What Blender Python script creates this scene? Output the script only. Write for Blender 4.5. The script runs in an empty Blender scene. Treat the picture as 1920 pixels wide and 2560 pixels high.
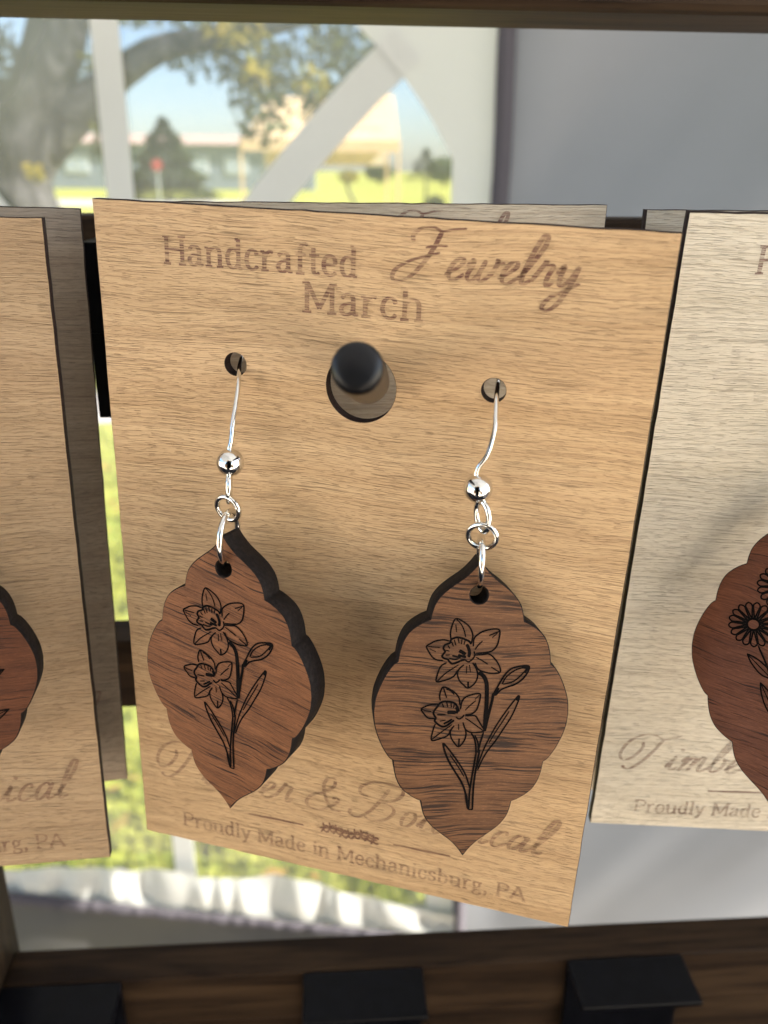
import bpy, bmesh, math, random
from mathutils import Matrix, Vector, noise

scene = bpy.context.scene
COL = scene.collection
random.seed(7)
MM = 0.001

# ------------------------------------------------------------------ camera
cam_data = bpy.data.cameras.new("camera")
cam = bpy.data.objects.new("camera", cam_data)
COL.objects.link(cam)
cam_data.sensor_fit = 'VERTICAL'
cam_data.sensor_height = 36.0
cam_data.lens = 36.0 * 2160.0 / 2560.0
cam_data.clip_start = 0.005
cam_data.clip_end = 3000.0
PITCH, YAW, ROLL = math.radians(21.6), math.radians(4.0), math.radians(0.6)
fwd = Vector((math.sin(YAW) * math.cos(PITCH), math.cos(YAW) * math.cos(PITCH), -math.sin(PITCH)))
rt0 = Vector((math.cos(YAW), -math.sin(YAW), 0.0))
dn0 = fwd.cross(rt0)
dwn = dn0 * math.cos(ROLL) + rt0 * math.sin(ROLL)
rgt = rt0 * math.cos(ROLL) - dn0 * math.sin(ROLL)
cam.matrix_world = Matrix(((rgt.x, -dwn.x, -fwd.x, 0.0),
                           (rgt.y, -dwn.y, -fwd.y, -0.144),
                           (rgt.z, -dwn.z, -fwd.z, 1.300),
                           (0, 0, 0, 1)))
cam_data.dof.use_dof = True
cam_data.dof.focus_distance = 0.103
cam_data.dof.aperture_fstop = cam_data.lens / 1.12
scene.camera = cam

# ------------------------------------------------------------------ world, sun, exposure
SUN_EL, SUN_AZ = math.radians(42.0), math.radians(106.5)      # azimuth clockwise from +Y: from the right, a little behind the camera
world = bpy.data.worlds.new("World")
scene.world = world
world.use_nodes = True
wn = world.node_tree
for n_ in list(wn.nodes):
    wn.nodes.remove(n_)
wo = wn.nodes.new("ShaderNodeOutputWorld")
wb = wn.nodes.new("ShaderNodeBackground")
sky = wn.nodes.new("ShaderNodeTexSky")
sky.sky_type = 'NISHITA'
sky.sun_disc = False
sky.sun_elevation = SUN_EL
sky.sun_rotation = SUN_AZ
sky.air_density = 1.0
sky.dust_density = 0.7
wb.inputs["Strength"].default_value = 0.062
wn.links.new(sky.outputs[0], wb.inputs["Color"])
wn.links.new(wb.outputs[0], wo.inputs["Surface"])

sd = bpy.data.lights.new("sun", 'SUN')
sd.energy = 5.0
sd.angle = math.radians(0.5)
sd.color = (1.0, 0.93, 0.82)
sun = bpy.data.objects.new("sun", sd)
COL.objects.link(sun)
to_sun = Vector((math.sin(SUN_AZ) * math.cos(SUN_EL), math.cos(SUN_AZ) * math.cos(SUN_EL), math.sin(SUN_EL)))
sun.rotation_euler = to_sun.to_track_quat('Z', 'Y').to_euler()
sun.location = (0, -6, 8)

vs = scene.view_settings
vs.view_transform = 'Standard'
vs.look = 'None'
vs.gamma = 1.0
vs.use_curve_mapping = False
vs.exposure = 3.05
scene.render.engine = 'CYCLES'
scene.render.resolution_x = 768
scene.render.resolution_y = 1024
try:
    scene.cycles.max_bounces = 12
    scene.cycles.transparent_max_bounces = 24
    scene.cycles.use_denoising = True
except Exception:
    pass


# ------------------------------------------------------------------ node helpers
class NT:
    def __init__(self, name):
        self.m = bpy.data.materials.new(name)
        self.m.use_nodes = True
        self.t = self.m.node_tree
        for n in list(self.t.nodes):
            self.t.nodes.remove(n)
        self.out = self.t.nodes.new("ShaderNodeOutputMaterial")

    def n(self, kind, **kw):
        nd = self.t.nodes.new("ShaderNode" + kind)
        for k, v in kw.items():
            if k.startswith("i_"):
                nd.inputs[k[2:].replace("_", " ")].default_value = v
            else:
                setattr(nd, k, v)
        return nd

    def l(self, a, b):
        self.t.links.new(a, b)

    def coords(self, scale, offset=(0, 0, 0), kind="Object"):
        tc = self.n("TexCoord")
        mp = self.n("Mapping")
        mp.inputs["Scale"].default_value = scale
        mp.inputs["Location"].default_value = offset
        self.l(tc.outputs[kind], mp.inputs["Vector"])
        return mp.outputs[0]

    def noise(self, vec, scale, detail=2.0, rough=0.5, dist=0.0):
        nd = self.n("TexNoise")
        nd.inputs["Scale"].default_value = scale
        nd.inputs["Detail"].default_value = detail
        nd.inputs["Roughness"].default_value = rough
        nd.inputs["Distortion"].default_value = dist
        self.l(vec, nd.inputs["Vector"])
        return nd.outputs["Fac"]

    def scaled(self, vec, s):
        nd = self.n("VectorMath", operation='MULTIPLY')
        self.l(vec, nd.inputs[0])
        nd.inputs[1].default_value = s
        return nd.outputs[0]

    def addv(self, a, b):
        nd = self.n("VectorMath", operation='ADD')
        self.l(a, nd.inputs[0])
        self.l(b, nd.inputs[1])
        return nd.outputs[0]

    def ramp(self, fac, lo, hi, a=0.0, b=1.0):
        nd = self.n("MapRange", interpolation_type='SMOOTHSTEP')
        self.l(fac, nd.inputs["Value"])
        nd.inputs["From Min"].default_value = lo
        nd.inputs["From Max"].default_value = hi
        nd.inputs["To Min"].default_value = a
        nd.inputs["To Max"].default_value = b
        return nd.outputs["Result"]

    def math(self, op, a, b):
        nd = self.n("Math", operation=op)
        for i, v in enumerate((a, b)):
            if isinstance(v, (int, float)):
                nd.inputs[i].default_value = v
            else:
                self.l(v, nd.inputs[i])
        return nd.outputs[0]

    def mix(self, fac, a, b, mode='MIX'):
        nd = self.n("Mix", data_type='RGBA', blend_type=mode)
        ins = [s for s in nd.inputs if s.enabled]
        for s, v in zip((nd.inputs[0], nd.inputs[6], nd.inputs[7]), (fac, a, b)):
            if isinstance(v, (int, float)):
                s.default_value = v
            elif isinstance(v, tuple):
                s.default_value = v + (1.0,) if len(v) == 3 else v
            else:
                self.l(v, s)
        return nd.outputs[2]

    def bump(self, height, strength=0.3, dist=0.0001):
        nd = self.n("Bump")
        nd.inputs["Strength"].default_value = strength
        nd.inputs["Distance"].default_value = dist
        self.l(height, nd.inputs["Height"])
        return nd.outputs[0]

    def finish(self, color, rough=0.6, metal=0.0, spec=0.5, normal=None, coat=0.0):
        p = self.n("BsdfPrincipled")
        if isinstance(color, tuple):
            p.inputs["Base Color"].default_value = color + (1.0,)
        else:
            self.l(color, p.inputs["Base Color"])
        if isinstance(rough, (int, float)):
            p.inputs["Roughness"].default_value = rough
        else:
            self.l(rough, p.inputs["Roughness"])
        p.inputs["Metallic"].default_value = metal
        p.inputs["Specular IOR Level"].default_value = spec
        p.inputs["Coat Weight"].default_value = coat
        if normal is not None:
            self.l(normal, p.inputs["Normal"])
        self.l(p.outputs[0], self.out.inputs["Surface"])
        return self.m


# ------------------------------------------------------------------ materials
def card_wood(name, light, dark, offset):
    """Pale plywood with fine horizontal grain; returns the wood, the same wood with laser-burnt marks, with
    deeper burnt marks and with faint ones."""
    mats = []
    for burnt in (0, 1, 2, 3):
        k = NT(name + ("_wood", "_burn", "_deep_burn", "_faint_burn")[burnt])
        v = k.coords((1000, 1000, 1000), offset)
        warp = k.noise(k.scaled(v, (0.022, 0.035, 0.0)), 1.0, 2.0)
        ripple = k.noise(k.scaled(v, (0.25, 0.25, 0.0)), 1.0, 1.0)
        wv = k.n("CombineXYZ")
        k.l(k.math('ADD', k.math('MULTIPLY', k.math('SUBTRACT', warp, 0.5), 4.5), k.math('MULTIPLY', k.math('SUBTRACT', ripple, 0.5), 0.08)), wv.inputs[1])
        v = k.addv(v, wv.outputs[0])
        bands = k.noise(k.scaled(v, (0.012, 0.30, 0.0)), 1.0, 4.0, 0.65)
        blotch = k.noise(k.scaled(v, (0.04, 0.06, 0.0)), 1.0, 2.0)
        fibre = k.noise(k.scaled(v, (0.05, 7.5, 0.0)), 1.0, 3.0, 0.7)
        sheen_speck = k.noise(k.scaled(v, (1.8, 9.5, 0.0)), 1.0, 2.0, 0.75)
        pore = k.noise(k.scaled(v, (0.11, 11.0, 0.0)), 1.0, 2.0, 0.55)
        gate = k.noise(k.scaled(v, (0.12, 0.5, 0.0)), 1.0, 3.0)
        gate = k.ramp(gate, 0.38, 0.60, 0.1, 1.0)
        dash = k.math('MULTIPLY', k.ramp(pore, 0.585, 0.65), gate)
        line = k.ramp(k.noise(k.scaled(v, (0.020, 3.6, 0.0)), 1.0, 4.0, 0.72), 0.48, 0.64)
        c = k.mix(k.ramp(bands, 0.3, 0.7), light, dark)
        c = k.mix(k.ramp(blotch, 0.35, 0.7, 0.0, 0.28), c, tuple(x * 0.80 for x in dark))
        c = k.mix(k.ramp(fibre, 0.42, 0.64, 0.0, 0.36), c, (dark[0] * .68, dark[1] * .63, dark[2] * .58))
        c = k.mix(k.ramp(sheen_speck, 0.54, 0.74, 0.0, 0.36), c, tuple(min(1, x * 1.30) for x in light))  # satin sheen painted into the wood colour as pale specks
        c = k.mix(k.math('MULTIPLY', line, 0.34), c, (dark[0] * .55, dark[1] * .46, dark[2] * .40))
        c = k.mix(k.math('MULTIPLY', dash, 0.36), c, (dark[0] * .24, dark[1] * .18, dark[2] * .15))
        tick = k.ramp(k.noise(k.scaled(v, (0.55, 15.0, 0.0)), 1.0, 1.0, 0.4), 0.62, 0.68)
        c = k.mix(k.math('MULTIPLY', tick, 0.27), c, (dark[0] * .36, dark[1] * .28, dark[2] * .24))
        h = k.math('SUBTRACT', k.math('MULTIPLY', k.math('ADD', fibre, sheen_speck), 0.5), k.math('ADD', dash, tick))
        if burnt:
            burn = k.noise(k.scaled(v, (0.32, 7.5, 0.0)), 1.0, 2.0, 0.6)
            patch = k.noise(k.scaled(v, (0.30, 0.45, 0.0)), 1.0, 2.0, 0.5)
            lo, hi = ((0, 0), (0.20, 0.94), (0.62, 0.95), (0.14, 0.74))[burnt]
            bf = k.math('ADD', k.ramp(burn, 0.42, 0.58, lo, hi), k.ramp(patch, 0.3, 0.7, -0.10, 0.12))
            c = k.mix(bf, c, (0.120, 0.042, 0.026))
        mats.append(k.finish(c, k.ramp(fibre, 0.3, 0.7, 0.44, 0.60), 0.0, 0.45, k.bump(h, 0.8, 0.00010)))
    return mats


def pendant_wood(name, light, dark, streak, offset, tilt=0.0, dens=0.56):
    k = NT(name)
    v0 = k.coords((1000, 1000, 1000), offset)
    rot = k.n("VectorRotate", rotation_type='Z_AXIS')
    k.l(v0, rot.inputs["Vector"])
    rot.inputs["Angle"].default_value = tilt
    v = rot.outputs[0]
    warp = k.noise(k.scaled(v, (0.07, 0.08, 0.0)), 1.0, 2.0)
    wv = k.n("CombineXYZ")
    k.l(k.math('MULTIPLY', k.math('SUBTRACT', warp, 0.5), 3.0), wv.inputs[1])
    v = k.addv(v, wv.outputs[0])
    bands = k.noise(k.scaled(v, (0.03, 0.45, 0.0)), 1.0, 3.0, 0.6)
    fibre = k.noise(k.scaled(v, (0.35, 7.0, 0.0)), 1.0, 3.0, 0.7)
    st = k.noise(k.scaled(v, (0.13, 4.2, 0.0)), 1.0, 2.0, 0.55)
    gate = k.ramp(k.noise(k.scaled(v, (0.08, 0.35, 0.0)), 1.0, 2.0), 0.36, 0.60, 0.2, 1.0)
    fl = k.noise(k.scaled(v, (1.3, 6.5, 0.0)), 1.0, 2.0, 0.7)
    c = k.mix(k.ramp(bands, 0.3, 0.7), light, dark)
    c = k.mix(k.ramp(fibre, 0.38, 0.68, 0.0, 0.6), c, tuple(x * 0.5 for x in dark))
    c = k.mix(k.ramp(fl, 0.54, 0.76, 0.0, 0.5), c, tuple(x * 1.5 for x in light))
    s = k.math('MULTIPLY', k.ramp(st, dens, dens + 0.09), gate)
    c = k.mix(k.math('MULTIPLY', s, 0.9), c, streak)
    h = k.math('SUBTRACT', k.math('MULTIPLY', k.math('ADD', fibre, fl), 0.5), s)
    return k.finish(c, k.ramp(fibre, 0.3, 0.7, 0.42, 0.58), 0.0, 0.22, k.bump(h, 0.5, 0.00012))


def char_mat(name, base=(0.012, 0.009, 0.008), rough=0.7, grain=True):
    k = NT(name)
    v = k.coords((1000, 1000, 1000))
    a = k.noise(v, 2.2, 3.0, 0.6)
    b = k.noise(v, 9.0, 1.0)
    c = k.mix(k.ramp(a, 0.35, 0.7), base, tuple(x * 1.9 for x in base))
    c = k.mix(k.ramp(b, 0.74, 0.82, 0.0, 0.25), c, (0.16, 0.14, 0.12))
    return k.finish(c, rough, 0.0, 0.12, k.bump(a, 0.3, 0.0002))


def rack_wood(name, light, dark, offset=(0, 0, 0), along=(0.012, 0.16, 0.16)):
    k = NT(name)
    v = k.coords((1000, 1000, 1000), offset)
    a = k.noise(k.scaled(v, along), 1.0, 4.0, 0.6, 0.6)
    b = k.noise(k.scaled(v, tuple(x * 5.0 for x in along)), 1.0, 3.0, 0.6)
    d = k.noise(k.scaled(v, (along[0] * 1.2, along[1] * .5, along[2] * .5)), 1.0, 2.0)
    c = k.mix(k.ramp(a, 0.32, 0.68), dark, light)
    c = k.mix(k.ramp(b, 0.45, 0.72, 0.0, 0.65), c, tuple(x * 0.45 for x in dark))
    c = k.mix(k.ramp(d, 0.5, 0.75, 0.0, 0.4), c, tuple(x * 1.5 for x in light))
    return k.finish(c, 0.55, 0.0, 0.07, k.bump(b, 0.25, 0.0004))


def plain(name, col, rough=0.6, metal=0.0, spec=0.5, var=0.15, scale=3.0, coat=0.0):
    k = NT(name)
    v = k.coords((1, 1, 1))
    a = k.noise(v, scale, 4.0, 0.6)
    c = k.mix(k.ramp(a, 0.3, 0.7), tuple(x * (1 - var) for x in col), tuple(min(1.0, x * (1 + var)) for x in col))
    return k.finish(c, rough, metal, spec, None, coat)


def fabric(name, col, trans=0.3, weave=900.0):
    """Tent cloth: diffuse with some light coming through."""
    k = NT(name)
    v = k.coords((1, 1, 1))
    a = k.noise(v, 5.0, 3.0)
    w = k.noise(v, weave, 1.0)
    c = k.mix(k.ramp(a, 0.3, 0.7), tuple(x * 0.93 for x in col), col)
    df = k.n("BsdfDiffuse")
    tr = k.n("BsdfTranslucent")
    k.l(c, df.inputs["Color"])
    k.l(c, tr.inputs["Color"])
    bm = k.bump(w, 0.15, 0.0003)
    k.l(bm, df.inputs["Normal"])
    mx = k.n("MixShader")
    mx.inputs[0].default_value = trans
    k.l(df.outputs[0], mx.inputs[1])
    k.l(tr.outputs[0], mx.inputs[2])
    k.l(mx.outputs[0], k.out.inputs["Surface"])
    return k.m


def vinyl(name):
    k = NT(name)
    v = k.coords((1, 1, 1))
    haze = k.ramp(k.noise(v, 3.0, 3.0), 0.3, 0.75, 0.085, 0.15)
    tp = k.n("BsdfTransparent")
    tp.inputs["Color"].default_value = (0.275, 0.298, 0.345, 1)
    df = k.n("BsdfDiffuse")
    df.inputs["Color"].default_value = (0.8, 0.8, 0.8, 1)
    tl = k.n("BsdfTranslucent")
    tl.inputs["Color"].default_value = (0.8, 0.8, 0.8, 1)
    ad = k.n("MixShader")
    ad.inputs[0].default_value = 0.6
    k.l(df.outputs[0], ad.inputs[1])
    k.l(tl.outputs[0], ad.inputs[2])
    mx = k.n("MixShader")
    k.l(haze, mx.inputs[0])
    k.l(tp.outputs[0], mx.inputs[1])
    k.l(ad.outputs[0], mx.inputs[2])
    gl = k.n("BsdfGlossy")
    gl.inputs["Roughness"].default_value = 0.12
    m2 = k.n("MixShader")
    m2.inputs[0].default_value = 0.03
    k.l(mx.outputs[0], m2.inputs[1])
    k.l(gl.outputs[0], m2.inputs[2])
    k.l(m2.outputs[0], k.out.inputs["Surface"])
    return k.m


def leaf_mat(name, a, b, trans=0.35):
    k = NT(name)
    gi = k.n("NewGeometry")
    c = k.mix(gi.outputs["Random Per Island"], a, b)
    df = k.n("BsdfDiffuse")
    tr = k.n("BsdfTranslucent")
    k.l(c, df.inputs["Color"])
    k.l(c, tr.inputs["Color"])
    mx = k.n("MixShader")
    mx.inputs[0].default_value = trans
    k.l(df.outputs[0], mx.inputs[1])
    k.l(tr.outputs[0], mx.inputs[2])
    k.l(mx.outputs[0], k.out.inputs["Surface"])
    return k.m


def ground_mat(name):
    k = NT(name)
    v = k.coords((1, 1, 1))
    a = k.noise(v, 0.35, 4.0, 0.6)
    b = k.noise(v, 9.0, 4.0, 0.65)
    d = k.noise(v, 30.0, 2.0)
    c = k.mix(k.ramp(a, 0.35, 0.65), (0.36, 0.36, 0.05), (0.43, 0.385, 0.07))
    c = k.mix(k.ramp(b, 0.42, 0.68, 0.0, 0.7), c, (0.20, 0.25, 0.03))
    c = k.mix(k.ramp(d, 0.58, 0.72, 0.0, 0.6), c, (0.30, 0.25, 0.07))
    return k.finish(c, 0.9, 0.0, 0.2)


def bark_mat(name):
    k = NT(name)
    v = k.coords((1, 1, 0.45))
    a = k.noise(v, 4.5, 5.0, 0.65, 0.8)
    b_ = k.noise(v, 16.0, 3.0, 0.6)
    c = k.mix(k.ramp(a, 0.40, 0.62), (0.018, 0.017, 0.017), (0.115, 0.105, 0.095))
    c = k.mix(k.ramp(b_, 0.45, 0.65, 0.0, 0.6), c, (0.020, 0.019, 0.018))
    return k.finish(c, 0.9, 0.0, 0.2, k.bump(a, 0.8, 0.05))


M = {}
M['mid'] = card_wood("birch_warm", (0.62, 0.415, 0.225), (0.50, 0.320, 0.162), (0, 0, 0))
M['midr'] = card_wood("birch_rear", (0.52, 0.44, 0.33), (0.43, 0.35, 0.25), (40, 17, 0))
M['left'] = card_wood("birch_left", (0.45, 0.310, 0.178), (0.365, 0.242, 0.132), (90, 51, 0))
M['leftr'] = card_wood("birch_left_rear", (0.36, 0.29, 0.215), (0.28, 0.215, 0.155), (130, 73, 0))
M['right'] = card_wood("birch_pale", (0.70, 0.62, 0.485), (0.60, 0.52, 0.39), (170, 29, 0))
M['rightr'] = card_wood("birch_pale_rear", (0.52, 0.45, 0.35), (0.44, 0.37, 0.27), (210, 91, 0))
M['char'] = char_mat("charred_edge", (0.020, 0.012, 0.010))
M['soot'] = char_mat("charred_pendant_edge", (0.0085, 0.0065, 0.006))
M['line'] = plain("burnt_line", (0.0055, 0.004, 0.0035), 0.8, 0.0, 0.05, 0.3, 900.0)
M['walnut_l'] = pendant_wood("walnut_tilted", (0.225, 0.088, 0.034), (0.140, 0.052, 0.020), (0.016, 0.007, 0.005), (3, 5, 0), 0.26, 0.53)
M['walnut_r'] = pendant_wood("walnut_streaked", (0.190, 0.086, 0.036), (0.115, 0.050, 0.021), (0.014, 0.007, 0.005), (33, 61, 0), 0.02, 0.49)
M['sapele'] = pendant_wood("red_hardwood", (0.165, 0.054, 0.022), (0.105, 0.033, 0.014), (0.014, 0.005, 0.004), (71, 15, 0), 0.22, 0.57)
M['sapele_d'] = pendant_wood("dark_red_hardwood", (0.125, 0.044, 0.019), (0.080, 0.028, 0.013), (0.012, 0.005, 0.004), (11, 95, 0), -0.1, 0.57)
M['silver'] = plain("silver", (0.74, 0.73, 0.70), 0.11, 1.0, 0.5, 0.03, 400.0)
M['black'] = plain("black_plastic", (0.003, 0.003, 0.004), 0.28, 0.0, 0.10, 0.3, 300.0)
M['peg'] = plain("black_rubber_peg", (0.005, 0.005, 0.006), 0.36, 0.0, 0.28, 0.3, 300.0)
M['rack'] = rack_wood("stained_wood", (0.042, 0.024, 0.012), (0.015, 0.0085, 0.005))
M['rackv'] = rack_wood("stained_wood_upright", (0.030, 0.018, 0.010), (0.013, 0.008, 0.0045), (0, 0, 0), (0.16, 0.16, 0.012))
M['roof_cloth'] = fabric("pale_roof_cloth", (0.30, 0.32, 0.36), 0.12)
M['white_cloth'] = fabric("white_tent_cloth", (0.50, 0.51, 0.49), 0.28)
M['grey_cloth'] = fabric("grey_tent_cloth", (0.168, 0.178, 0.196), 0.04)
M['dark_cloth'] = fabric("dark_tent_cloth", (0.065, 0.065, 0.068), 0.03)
M['hem'] = fabric("violet_grey_binding", (0.068, 0.064, 0.074), 0.05)
M['vinyl'] = vinyl("clear_vinyl")
M['table_cloth'] = fabric("black_table_cloth", (0.030, 0.030, 0.034), 0.0)
M['steel'] = plain("painted_steel", (0.62, 0.62, 0.60), 0.4, 0.0, 0.5, 0.05)
M['ground'] = ground_mat("meadow")
M['grass'] = leaf_mat("grass_blades", (0.24, 0.28, 0.03), (0.45, 0.42, 0.07))
M['fallen'] = leaf_mat("fallen_leaves", (0.45, 0.20, 0.05), (0.40, 0.30, 0.06), 0.2)
M['bounce'] = plain("pale_bounce_ground", (0.60, 0.53, 0.44), 0.9, 0.0, 0.2, 0.15, 5.0)  # pale tone of the ground added for bounce light
M['gravel'] = plain("pale_path", (0.50, 0.44, 0.38), 0.9, 0.0, 0.2, 0.2, 6.0)
M['bark'] = bark_mat("bark")
M['bark_plain'] = plain("bark", (0.040, 0.037, 0.036), 0.9, 0.0, 0.2, 0.85, 3.2)
M['leaf'] = leaf_mat("leaves", (0.035, 0.052, 0.014), (0.13, 0.115, 0.025))
M['leafy'] = leaf_mat("yellow_leaves", (0.12, 0.13, 0.02), (0.42, 0.30, 0.04))
M['needle'] = leaf_mat("needles", (0.035, 0.060, 0.022), (0.095, 0.110, 0.040), 0.2)
M['cream'] = fabric("cream_canvas", (0.85, 0.60, 0.35), 0.15)
M['shadedcanvas'] = fabric("shaded_cream_canvas", (0.50, 0.47, 0.44), 0.1)  # market tent's end panel: shade put into the canvas colour
M['greenprint'] = plain("green_print", (0.10, 0.30, 0.12), 0.7)
M['brownprint'] = plain("brown_print", (0.42, 0.30, 0.18), 0.7)
M['tan'] = plain("tan_panel", (0.62, 0.52, 0.38), 0.8)
M['red'] = plain("red_sign", (0.42, 0.05, 0.045), 0.5)
M['siding'] = plain("grey_siding", (0.22, 0.25, 0.27), 0.8, 0.0, 0.3, 0.1)
M['roof'] = plain("peach_roof", (0.46, 0.32, 0.24), 0.8, 0.0, 0.3, 0.1)
M['pane'] = plain("dull_pane", (0.40, 0.44, 0.46), 0.25, 0.0, 0.5, 0.1)
M['darkshrub'] = leaf_mat("dark_leaves", (0.018, 0.026, 0.016), (0.05, 0.055, 0.03), 0.1)


# ------------------------------------------------------------------ mesh helpers
class MB:
    def __init__(self):
        self.v, self.f, self.mi, self.sm = [], [], [], []

    def add(self, verts, faces, mat=0, smooth=False):
        o = len(self.v)
        self.v += [tuple(p) for p in verts]
        for f in faces:
            self.f.append(tuple(i + o for i in f))
            self.mi.append(mat)
            self.sm.append(smooth)

    def box(self, lo, hi, mat=0, bev=0.0):
        bm = bmesh.new()
        bmesh.ops.create_cube(bm, size=1.0)
        for w in bm.verts:
            w.co = Vector((lo[i] + (hi[i] - lo[i]) * (w.co[i] + 0.5) for i in range(3)))
        if bev > 0:
            bmesh.ops.bevel(bm, geom=bm.edges[:], offset=bev, segments=2, profile=0.5, affect='EDGES')
        self.bm(bm, mat)

    def bm(self, bm, mat=0, smooth=False):
        bm.verts.index_update()
        self.add([w.co.copy() for w in bm.verts], [[w.index for w in f.verts] for f in bm.faces], mat, smooth)
        bm.free()

    def tube(self, pts, radii, seg=12, mat=0, closed=False, caps=True):
        pts = [Vector(p) for p in pts]
        if isinstance(radii, (int, float)):
            radii = [radii] * len(pts)
        n = len(pts)
        tang = []
        for i in range(n):
            a = pts[(i - 1) % n] if (closed or i > 0) else pts[i]
            b = pts[(i + 1) % n] if (closed or i < n - 1) else pts[i]
            tang.append((b - a).normalized())
        ref = Vector((0, 0, 1)) if abs(tang[0].z) < 0.9 else Vector((1, 0, 0))
        nrm = (ref - tang[0] * ref.dot(tang[0])).normalized()
        rings = []
        for i in range(n):
            nrm = (nrm - tang[i] * nrm.dot(tang[i]))
            nrm = nrm.normalized() if nrm.length > 1e-9 else tang[i].orthogonal().normalized()
            bn = tang[i].cross(nrm)
            rings.append([pts[i] + (nrm * math.cos(2 * math.pi * j / seg) + bn * math.sin(2 * math.pi * j / seg)) * radii[i] for j in range(seg)])
        vs_, fs = [p for r in rings for p in r], []
        m = n if closed else n - 1
        for i in range(m):
            for j in range(seg):
                a, b = i * seg + j, i * seg + (j + 1) % seg
                c, d = ((i + 1) % n) * seg + (j + 1) % seg, ((i + 1) % n) * seg + j
                fs.append((a, b, c, d))
        self.add(vs_, fs, mat, True)
        if caps and not closed:
            o = len(self.v) - len(vs_)
            self.f.append(tuple(o + j for j in range(seg))[::-1]); self.mi.append(mat); self.sm.append(True)
            self.f.append(tuple(o + (n - 1) * seg + j for j in range(seg))); self.mi.append(mat); self.sm.append(True)

    def build(self, name, mats, parent=None, matrix=None):
        me = bpy.data.meshes.new(name)
        me.from_pydata(self.v, [], self.f)
        for m in (mats if isinstance(mats, (list, tuple)) else [mats]):
            me.materials.append(m)
        me.polygons.foreach_set("material_index", self.mi)
        me.polygons.foreach_set("use_smooth", self.sm)
        me.update()
        o = bpy.data.objects.new(name, me)
        COL.objects.link(o)
        if parent is not None:
            o.parent = parent
        if matrix is not None:
            o.matrix_world = matrix
        return o


def empty(name, matrix=None):
    o = bpy.data.objects.new(name, None)
    o.empty_display_size = 0.01
    COL.objects.link(o)
    if matrix is not None:
        o.matrix_world = matrix
    return o


def tag(o, label=None, cat=None, group=None, kind=None):
    for k, v in (("label", label), ("category", cat), ("group", group), ("kind", kind)):
        if v:
            o[k] = v
    return o


def share(o, name, parent, material=None):
    c = o.copy()
    c.name = name
    COL.objects.link(c)
    c.parent = parent
    return c


def pose(loc, R):
    """loc in millimetres, R = rows of the rotation matrix."""
    m = Matrix(R).to_quaternion().to_matrix().to_4x4()
    m.translation = Vector(loc) * MM
    return m


def catmull(pts, step=6, closed=False):
    P = [Vector(p) for p in pts]
    n = len(P)
    if n < 3 and not closed:
        return P
    out = []
    rng = n if closed else n - 1
    for i in range(rng):
        p0 = P[(i - 1) % n] if (closed or i > 0) else P[0] * 2 - P[1]
        p1, p2 = P[i], P[(i + 1) % n]
        p3 = P[(i + 2) % n] if (closed or i < n - 2) else P[n - 1] * 2 - P[n - 2]
        for s in range(step):
            t = s / step
            out.append(0.5 * ((2 * p1) + (p2 - p0) * t + (2 * p0 - 5 * p1 + 4 * p2 - p3) * t * t + (3 * p1 - p0 - 3 * p2 + p3) * t ** 3))
    if not closed:
        out.append(P[-1])
    return out


class Ink:
    """Flat strokes lying a few hundredths of a millimetre above the surface they were burnt into."""
    def __init__(self, z0=0.03):
        self.mb = MB()
        self.i = 0
        self.z0 = z0

    def stroke(self, pts, wfun, ends=0.6):
        pts = [Vector((p[0], p[1])) for p in pts]
        n = len(pts)
        if n < 2:
            return
        z = self.z0 + (self.i % 14) * 0.004
        self.i += 1
        L, R = [], []
        for i in range(n):
            d = pts[min(i + 1, n - 1)] - pts[max(i - 1, 0)]
            if d.length < 1e-9:
                d = Vector((1, 0))
            d.normalize()
            w = wfun(d) * 0.5
            if i in (0, n - 1):
                w *= ends
            nn = Vector((-d.y, d.x))
            L.append(pts[i] + nn * w)
            R.append(pts[i] - nn * w)
        vs_ = [(p.x * MM, p.y * MM, z * MM) for p in L + R]
        self.mb.add(vs_, [(i, n + i, n + i + 1, i + 1) for i in range(n - 1)])

    def blob(self, c, r, k=10):
        z = self.z0 + (self.i % 14) * 0.004
        self.i += 1
        vs_ = [((c[0] + r * math.cos(2 * math.pi * j / k)) * MM, (c[1] + r * math.sin(2 * math.pi * j / k)) * MM, z * MM) for j in range(k)]
        self.mb.add(vs_, [tuple(range(k))])


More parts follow.
